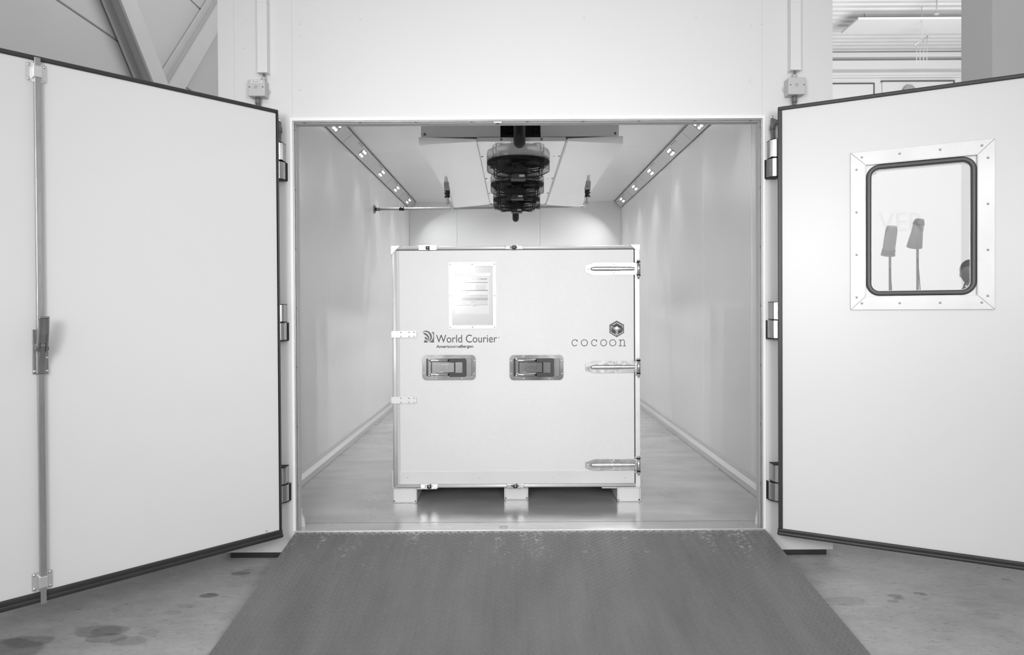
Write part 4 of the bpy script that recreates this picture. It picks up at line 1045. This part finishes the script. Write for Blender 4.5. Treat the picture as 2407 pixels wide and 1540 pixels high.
# recessed handles
def recess(px0, px1):
    A = cp(px0, 835); C_ = cp(px1, 893); x0, x1, z1_, z0_ = A[0], C_[0], A[1], C_[1]
    w, h = x1-x0, z1_-z0_
    f = 0.024
    ix0, ix1, iz0, iz1 = x0+0.020, x1-0.018, z0_+f*0.82, z1_-f*0.75
    b = MB(); ringprism(b, rrect(x0, x1, z0_, z1_, 0.026, 6), rrect(ix0, ix1, iz0, iz1, 0.006, 6), YC-0.003, YC+0.004)
    ringprism(b, rrect(ix0-0.001, ix1+0.001, iz0-0.001, iz1+0.001, 0.007, 6), rrect(ix0+0.004, ix1-0.004, iz0+0.004, iz1-0.004, 0.005, 6), YC-0.004, YC-0.002)
    hp = b.build('handle_recess', M['stainless'], crate, world=True)
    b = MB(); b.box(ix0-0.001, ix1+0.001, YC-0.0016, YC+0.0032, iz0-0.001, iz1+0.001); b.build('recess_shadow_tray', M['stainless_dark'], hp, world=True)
    b = MB()
    for t in (0.26, 0.74):
        for z in (z0_+0.0085, z1_-0.0085): b.dome((x0+w*t, YC-0.003, z), (0,-1,0), 0.0052)
    for t in (0.25, 0.76):
        for x in (x0+0.0085, x1-0.0085): b.dome((x, YC-0.003, z0_+h*t), (0,-1,0), 0.0052)
    each(b, 'rivet', M['chrome'], hp, True)
    iw, ih = ix1-ix0, iz1-iz0
    xg0 = ix0+iw*0.50; xg1 = ix0+iw*0.865
    # tray right side bright plate
    b = MB(); b.box(xg1-0.01, ix1-0.006, YC-0.004, YC-0.001, iz0+0.005, iz1-0.005, 0.001); b.box(ix0+iw*0.135, xg0+0.01, YC-0.005, YC-0.001, iz0+ih*0.24, iz1-ih*0.24, 0.001)
    b.prism(rrect(ix0+iw*0.31, xg0, iz0+ih*0.38, iz1-ih*0.36, 0.006), 'y', YC-0.009, YC-0.005, bev=0.001)
    b.box(xg0, ix0+iw*0.61, YC-0.014, YC-0.004, iz0+ih*0.24, iz1-ih*0.24, 0.002)
    b.box(ix0+iw*0.635, ix0+iw*0.80, YC-0.016, YC-0.004, iz0+ih*0.14, iz1-ih*0.18, 0.003)
    b.box(ix0+iw*0.05, ix0+iw*0.12, YC-0.008, YC-0.001, iz0+ih*0.06, iz1-ih*0.06, 0.003)
    b.build('latch_paddle', M['chrome'], hp, world=True)
    b = MB(); 
    for zc in (iz0+ih*0.13, iz1-ih*0.13): b.tube([(ix0+iw*0.08, YC-0.008, zc), (ix0+iw*0.13, YC-0.008, zc), (xg0+0.004, YC-0.008, zc)], 0.008, 14, rs=[0.0085, 0.0085, 0.0075])
    for zc in (iz0+ih*0.07, iz1-ih*0.07): b.ball((ix0+iw*0.075, YC-0.010, zc), 0.008, seg=12)
    each(b, 'side_rod', M['chrome'], hp, True)
    b = MB(); o_ = rrect(xg0, xg1, iz0+0.002, iz1-0.002, 0.010, 5); xi0 = xg0-0.0; 
    A_, B_ = iz0+0.002, iz1-0.002; ha = ih*0.21; r_ = 0.009
    cpts = [(xg0, A_), (xg1-r_, A_), (xg1-r_*0.3, A_+r_*0.3), (xg1, A_+r_), (xg1, B_-r_), (xg1-r_*0.3, B_-r_*0.3), (xg1-r_, B_), (xg0, B_), (xg0, B_-ha), (xg1-0.024, B_-ha), (xg1-0.024, A_+ha), (xg0, A_+ha)]
    b.prism(cpts, 'y', YC-0.018, YC-0.002, bev=0.0015)
    b.build('handle_grip', M['grip'], hp, world=True)
recess(993, 1118); recess(1198, 1324)
# feet
def foot(px0, px1, pyb, yb0, label=None):
    q0, q1 = cp(px0, 1150), cp(px1, 1150); x0, x1 = q0[0], q1[0]; z0_, z1_ = 0.001, czb-0.001; w = 0.005
    y0, y1 = YC+yb0, YC+DEP
    b = MB()
    b.box(x0, x1, y0, y1, z0_, z0_+w, 0.001); b.box(x0, x0+w, y0, y1, z0_, z1_, 0.001); b.box(x1-w, x1, y0, y1, z0_, z1_, 0.001)
    b.box(x0, x1, y0, y1, z1_-w, z1_, 0.001)
    ft = b.build('skid_foot', M['alu_frame'], crate, world=True)
    b = MB(); b.box(x0+w, x1-w, y0+0.012, y0+0.02, z0_+w, z1_-w); b.build('foot_end_plate', M['kick'], ft, world=True)
    b = MB(); s = 0.010
    b.prism([(x0+w, z0_+w), (x0+w+s, z0_+w), (x0+w, z0_+w+s)], 'y', y0+0.004, y0+0.012); b.prism([(x1-w, z0_+w), (x1-w-s, z0_+w), (x1-w, z0_+w+s)], 'y', y0+0.004, y0+0.012); each(b, 'corner_stop', M['black'], ft, True)
foot(922.5, 979.5, 1181, 0.0); foot(1185, 1242, 1175, 0.055); foot(1451, 1506, 1180, 0.0)
b = MB(); q = cp(1027, 1148)[0]; b.box(cp(979, 1148)[0], q, YC+0.0, YC+0.05, czb-0.006, czb-0.001, 0.001); b.box(cp(1415, 1148)[0], cp(1452, 1148)[0], YC+0.0, YC+0.05, czb-0.006, czb-0.001, 0.001)
b.box(cxl-0.003, cxl+0.002, YC, YC+0.3, 0.001, cp(925, 1108)[1], 0.001); b.build('foot_flange', M['alu_frame'], crate, world=True)
# lettering
yt = YC+0.0040
ox, oz = crate.location.x, 0.0
def lx(px): return cp(px, 800)[0]-ox
zb0 = cp(1097, 805.2)[1]
text_part('logo_lettering', 'World Courier', M['ink'], crate, lx(1025), lx(1168.5), zb0, 0.0040, cp(1097, 787)[1]-zb0)
zb1 = cp(1068, 817.6)[1]
text_part('logo_lettering', 'AmerisourceBergen', M['ink_mid'], crate, lx(1025.3), lx(1112.3), zb1, 0.0040, cp(1068, 811)[1]-zb1, offset=0.022)
def cz(px, py, o=(980, 740), k=9.627): return cp(o[0]+px/k, o[1]+py/k)
b = MB(); y0_, y1_ = YC+0.0034, YC+0.0041
logo = [
 [(328,393),(385,393),(385,630),(290,630),(325,598),(352,558),(367,515),(371,470),(361,430),(345,405)],
 [(110,408),(135,385),(165,368),(200,360),(235,365),(275,385),(308,415),(330,455),(338,500),(333,545),(315,590),(285,628),(282,618),(298,575),(302,530),(295,480),(275,435),(245,403),(205,388),(160,388),(130,398)],
 [(135,415),(170,412),(205,422),(240,447),(265,482),(280,525),(282,565),(274,605),(268,600),(262,565),(248,525),(225,490),(195,462),(165,450),(152,432)],
 [(178,498),(205,510),(232,535),(252,570),(262,612),(250,596),(225,570),(195,550),(175,541)],
 [(175,568),(200,577),(225,595),(250,630),(152,630),(165,600)]]
for poly in logo: b.prism([cz(*p) for p in poly], 'y', y0_, y1_)
b.build('logo_emblem', M['ink_mid'], crate, world=True)
b = MB(); q = cz(1856, 518); b.cyl((q[0], y1_, q[1]), (q[0], y0_, q[1]), 0.0045, 12); b.build('registered_mark', M['ink_pale'], crate, world=True)
# cocoon hexagon
def ch(px, py): return cz(px, py, (1320, 740), 9.625)
b = MB(); b.prism([ch(*p) for p in ((1249,133),(1415,225),(1415,412),(1250,510),(1085,412),(1085,228))], 'y', y0_, y1_); hx_ = b.build('hexagon_emblem', M['ink_mid'], crate, world=True)
b = MB(); b.prism([ch(*p) for p in ((1249,200),(1365,262),(1365,395),(1250,455),(1135,395),(1135,262))], 'y', y0_-0.0003, y1_); b.build('dark_face', M['ink'], hx_, world=True)
b = MB(); wl = 0.0026
for pts in ([(1155,235),(1249,182),(1383,252),(1383,290)], [(1122,345),(1122,262),(1200,302)], [(1122,365),(1122,402),(1238,464),(1238,325)], [(1265,325),(1265,460)], [(1265,460),(1383,400),(1383,365)]):
    ribbon(b, [ch(*p) for p in pts], wl, y0_-0.0006, y1_-0.0005)
b.prism([ch(*p) for p in ((1249,263),(1308,300),(1249,334),(1192,300))], 'y', y0_-0.0006, y1_-0.0005); b.build('white_lines', M['ink_white'], hx_, world=True)
b = MB(); b.prism([ch(*p) for p in ((1150,320),(1192,300),(1236,328),(1236,362))], 'y', y0_-0.0005, y1_-0.0004); b.prism([ch(*p) for p in ((1350,320),(1308,300),(1267,328),(1267,362))], 'y', y0_-0.0005, y1_-0.0004); b.build('grey_face', M['ink_pale'], hx_, world=True)
# cocoon letters: typewriter style
def cl(px, py): return ch(px, py)
sw = 0.0042
b = MB()
def ring_letter(cx_, cy_, rx, ry):
    ribbon(b, [cl(cx_+rx*math.cos(a), cy_+ry*math.sin(a)) for a in [2*PI*k/32 for k in range(32)]], sw, y0_, y1_, closed=True)
def c_letter(x0):
    cx_ = x0+68; pts = [cl(cx_+60*math.cos(math.radians(a)), 636+70*math.sin(math.radians(a))) for a in range(35, 331, 8)]
    ribbon(b, pts, sw, y0_, y1_); ribbon(b, [cl(x0+124, 566), cl(x0+124, 612)], sw*1.05, y0_, y1_)
c_letter(230); ring_letter(517, 636, 70, 70); c_letter(672); ring_letter(954, 636, 68, 70); ring_letter(1160, 636, 70, 70)
ribbon(b, [cl(1300, 570), cl(1333, 570), cl(1333, 700)], sw, y0_, y1_); ribbon(b, [cl(1296, 706), cl(1368, 706)], sw, y0_, y1_)
ribbon(b, [cl(1333, 600), cl(1352, 580), cl(1380, 568), cl(1405, 572), cl(1422, 592), cl(1426, 615), cl(1426, 700)], sw, y0_, y1_); ribbon(b, [cl(1392, 706), cl(1458, 706)], sw, y0_, y1_)
b.build('logo_lettering', M['ink'], crate, world=True)

# ================================================================ things seen mirrored in the door window
def real(px, py, d):
    V = P(px, py, d); k = (V-AR).dot(nR); return V - nR*(2*k)
def lamp_stand(px, pyt, pyb, d, kind, label):
    top = real(px, pyt, d); bot = real(px, pyb, d)
    x, y = top.x, top.y
    t = thing('studio_lamp', label, 'studio lamp', (x, y, FZ), group='studio lamps behind the camera')
    b = MB(); b.cyl((x, y, FZ+0.30), (x, y, top.z-0.05), 0.013, 10); b.build('stand_pole', M['lampshell'], t, world=True)
    for k in range(3):
        a = 2*PI*k/3+0.5; b = MB(); b.tube([(x, y, FZ+0.42), (x+0.36*math.cos(a), y+0.36*math.sin(a), FZ+0.012)], 0.010, 8); b.build('leg', M['lampshell'], t, world=True)
    b = MB(); dr = Vector((-0.25, -0.2, -1.0 if kind == 'tube' else -0.8)).normalized(); c = Vector((x, y, top.z))
    if kind == 'tube': b.tube([c+dr*-0.16, c+dr*-0.1, c+dr*0.12, c+dr*0.17], 0.08, 20, rs=[0.05, 0.062, 0.064, 0.075])
    else: b.tube([c-dr*0.10, c-dr*0.08, c+dr*0.02, c+dr*0.20], 0.06, 20, rs=[0.035, 0.055, 0.058, 0.08])
    hd_ = b.build('lamp_head', M['lamp_white'], t, world=True)
    b = MB(); bk = -0.10 if kind != 'tube' else 0.12
    b.tube([c+dr*(bk-0.02), c+dr*(bk+0.035)], 0.06, 20, rs=[0.045, 0.06] if kind != 'tube' else [0.068, 0.070]); b.build('lamp_collar', M['lampshell'], hd_, world=True)
    b = MB(); b.tube([c+dr*0.1, c+Vector((0.03, 0.03, -0.5)), c+Vector((0.06, 0, -1.1)), (x+0.05, y, FZ+0.35)], 0.005, 6); b.build('cable', M['black'], t, world=True)
lamp_stand(2092, 565, 690, 7.6, 'tube', 'grey tubular studio lamp on a stand, left one mirrored in the door window')
lamp_stand(2157, 540, 690, 7.6, 'cone', 'grey conical studio lamp on a stand, right one mirrored in the door window')
# crowd barrier
def barrier():
    qa, qb = real(2120, 676, 8.2), real(2300, 676, 8.2); zt = 0.98
    t = thing('crowd_barrier', 'low grey tubular crowd barrier mirrored at the bottom of the door window', 'barrier', (qa.x, qa.y, FZ))
    qa.z = qb.z = 0; e = (qb-qa).normalized(); qb = qa + e*2.0
    b = MB(); b.tube([qa+Vector((0,0,FZ+0.02)), qa+Vector((0,0,zt-0.08)), qa+e*0.06+Vector((0,0,zt)), qb-e*0.06+Vector((0,0,zt)), qb+Vector((0,0,zt-0.08)), qb+Vector((0,0,FZ+0.02))], 0.019, 10)
    b.tube([qa+Vector((0,0,FZ+0.2)), qb+Vector((0,0,FZ+0.2))], 0.015, 8); b.build('barrier_frame', M['lampshell'], t, world=True)
    for k in range(1, 16):
        q = qa + e*(2.0*k/16); b = MB(); b.cyl(q+Vector((0,0,FZ+0.2)), q+Vector((0,0,zt)), 0.007, 6); b.build('upright_bar', M['lampshell'], t, world=True)
barrier()
# person standing behind the camera
def person():
    hp = real(2262, 640, 7.1); x, y = hp.x+0.05, hp.y-0.05
    hz = 1.63
    t = thing('person', 'person with dark hair and dark jacket, head mirrored low in the door window', 'person', (x, y, FZ))
    def skin_obj(name, vs_, es, rad, m, root, parent, lv=2):
        me = bpy.data.meshes.new(name); me.from_pydata([Vector(v) for v in vs_], es, []); me.materials.append(m)
        o = bpy.data.objects.new(name, me); col.objects.link(o); o.parent = parent
        o.modifiers.new('skin', 'SKIN'); 
        if not me.skin_vertices: pass
        for i, r in enumerate(rad):
            me.skin_vertices[0].data[i].radius = (r[0], r[1]) if isinstance(r, tuple) else (r, r)
        me.skin_vertices[0].data[root].use_root = True
        s = o.modifiers.new('sub', 'SUBSURF'); s.levels = lv; s.render_levels = lv
        for p in me.polygons: p.use_smooth = True
        return o
    V = [(0,0,0.98), (0,0,1.12), (0,0.01,1.30), (0,0,1.48), (0,0.0,1.57), (0,0.01,1.66),
         (0.10,0,0.93), (0.11,0.01,0.52), (0.12,-0.01,0.10), (0.13,0.10,0.04),
         (-0.10,0,0.93), (-0.11,0.01,0.52), (-0.12,-0.01,0.10), (-0.13,0.10,0.04),
         (0.19,0,1.46), (0.25,-0.03,1.18), (0.20,0.16,1.02), (0.17,0.22,1.05),
         (-0.19,0,1.46), (-0.25,-0.03,1.18), (-0.20,0.16,1.02), (-0.17,0.22,1.05)]
    E = [(0,1),(1,2),(2,3),(3,4),(4,5),(0,6),(6,7),(7,8),(8,9),(0,10),(10,11),(11,12),(12,13),(3,14),(14,15),(15,16),(16,17),(3,18),(18,19),(19,20),(20,21)]
    Rr = [(.15,.11),(.14,.10),(.16,.11),(.13,.09),.055,.06,.095,.062,.045,.04,.095,.062,.045,.04,.06,.045,.034,.03,.06,.045,.034,.03]
    body = skin_obj('body', V, E, Rr, M['skin'], 0, t)
    b = MB(); b.ball((0,0.01,1.73), 0.1, 0.78, 0.98, 1.18, 24); b.ball((0, 0.105, 1.71), 0.018, 0.8, 1.1, 1.3, 10); b.box(-0.025, 0.025, 0.095, 0.104, 1.665, 1.675, 0.003)
    for s in (-1, 1): b.ball((s*0.080, 0.0, 1.715), 0.028, 0.35, 0.8, 1.2, 10); b.ball((s*0.031, 0.094, 1.735), 0.012, 1.2, 0.7, 0.8, 10)
    b.build('head', M['skin'], t)
    b = MB(); b.ball((0,-0.012,1.765), 0.108, 0.84, 1.0, 0.98, 24); b.build('hair', M['hair'], t)
    skin_obj('jacket', [(0,0,0.90),(0,0,1.12),(0,0.01,1.30),(0,0,1.47),(0,0,1.52),(0.19,0,1.46),(0.25,-0.03,1.18),(0.205,0.14,1.035),(-0.19,0,1.46),(-0.25,-0.03,1.18),(-0.205,0.14,1.035)],
             [(0,1),(1,2),(2,3),(3,4),(3,5),(5,6),(6,7),(3,8),(8,9),(9,10)], [(.18,.13),(.165,.12),(.18,.125),(.145,.10),.07,.075,.058,.048,.075,.058,.048], M['cloth'], 1, t)
    skin_obj('trousers', [(0,0,0.96),(0.10,0,0.90),(0.11,0.01,0.52),(0.12,-0.01,0.09),(-0.10,0,0.90),(-0.11,0.01,0.52),(-0.12,-0.01,0.09)], [(0,1),(1,2),(2,3),(0,4),(4,5),(5,6)], [(.155,.12),.11,.08,.065,.11,.08,.065], M['trousers'], 0, t)
    for s in (-1, 1):
        for k in range(5):
            base = Vector((s*(0.17-0.008), 0.235, 1.055)); off = Vector((-s*0.0, 0, (k-2)*0.017))
            if k == 4: pts = [base+Vector((-s*0.01, -0.02, 0.03)), base+Vector((-s*0.03, 0.0, 0.045)), base+Vector((-s*0.045, 0.02, 0.045))]
            else: pts = [base+off, base+off+Vector((-s*0.012, 0.03, 0)), base+off+Vector((-s*0.034, 0.045, 0)), base+off+Vector((-s*0.05, 0.036, 0))]
            b = MB(); b.tube(pts, 0.009, 8, rs=[0.0095]+[0.009]*(len(pts)-2)+[0.006]); b.build('finger', M['skin'], t)
        b = MB(); b.box(s*0.13-0.045, s*0.13+0.045, -0.06, 0.20, 0.0, 0.075, 0.02, 3); b.build('shoe', M['black'], t)
    b = MB(); b.box(-0.135, 0.135, 0.22, 0.30, 1.00, 1.12, 0.01); b.build('clipboard', M['ink_mid'], t) if False else b.bm.free()
    # turn to face the window
    t.rotation_euler = (0, 0, -0.25)
person()
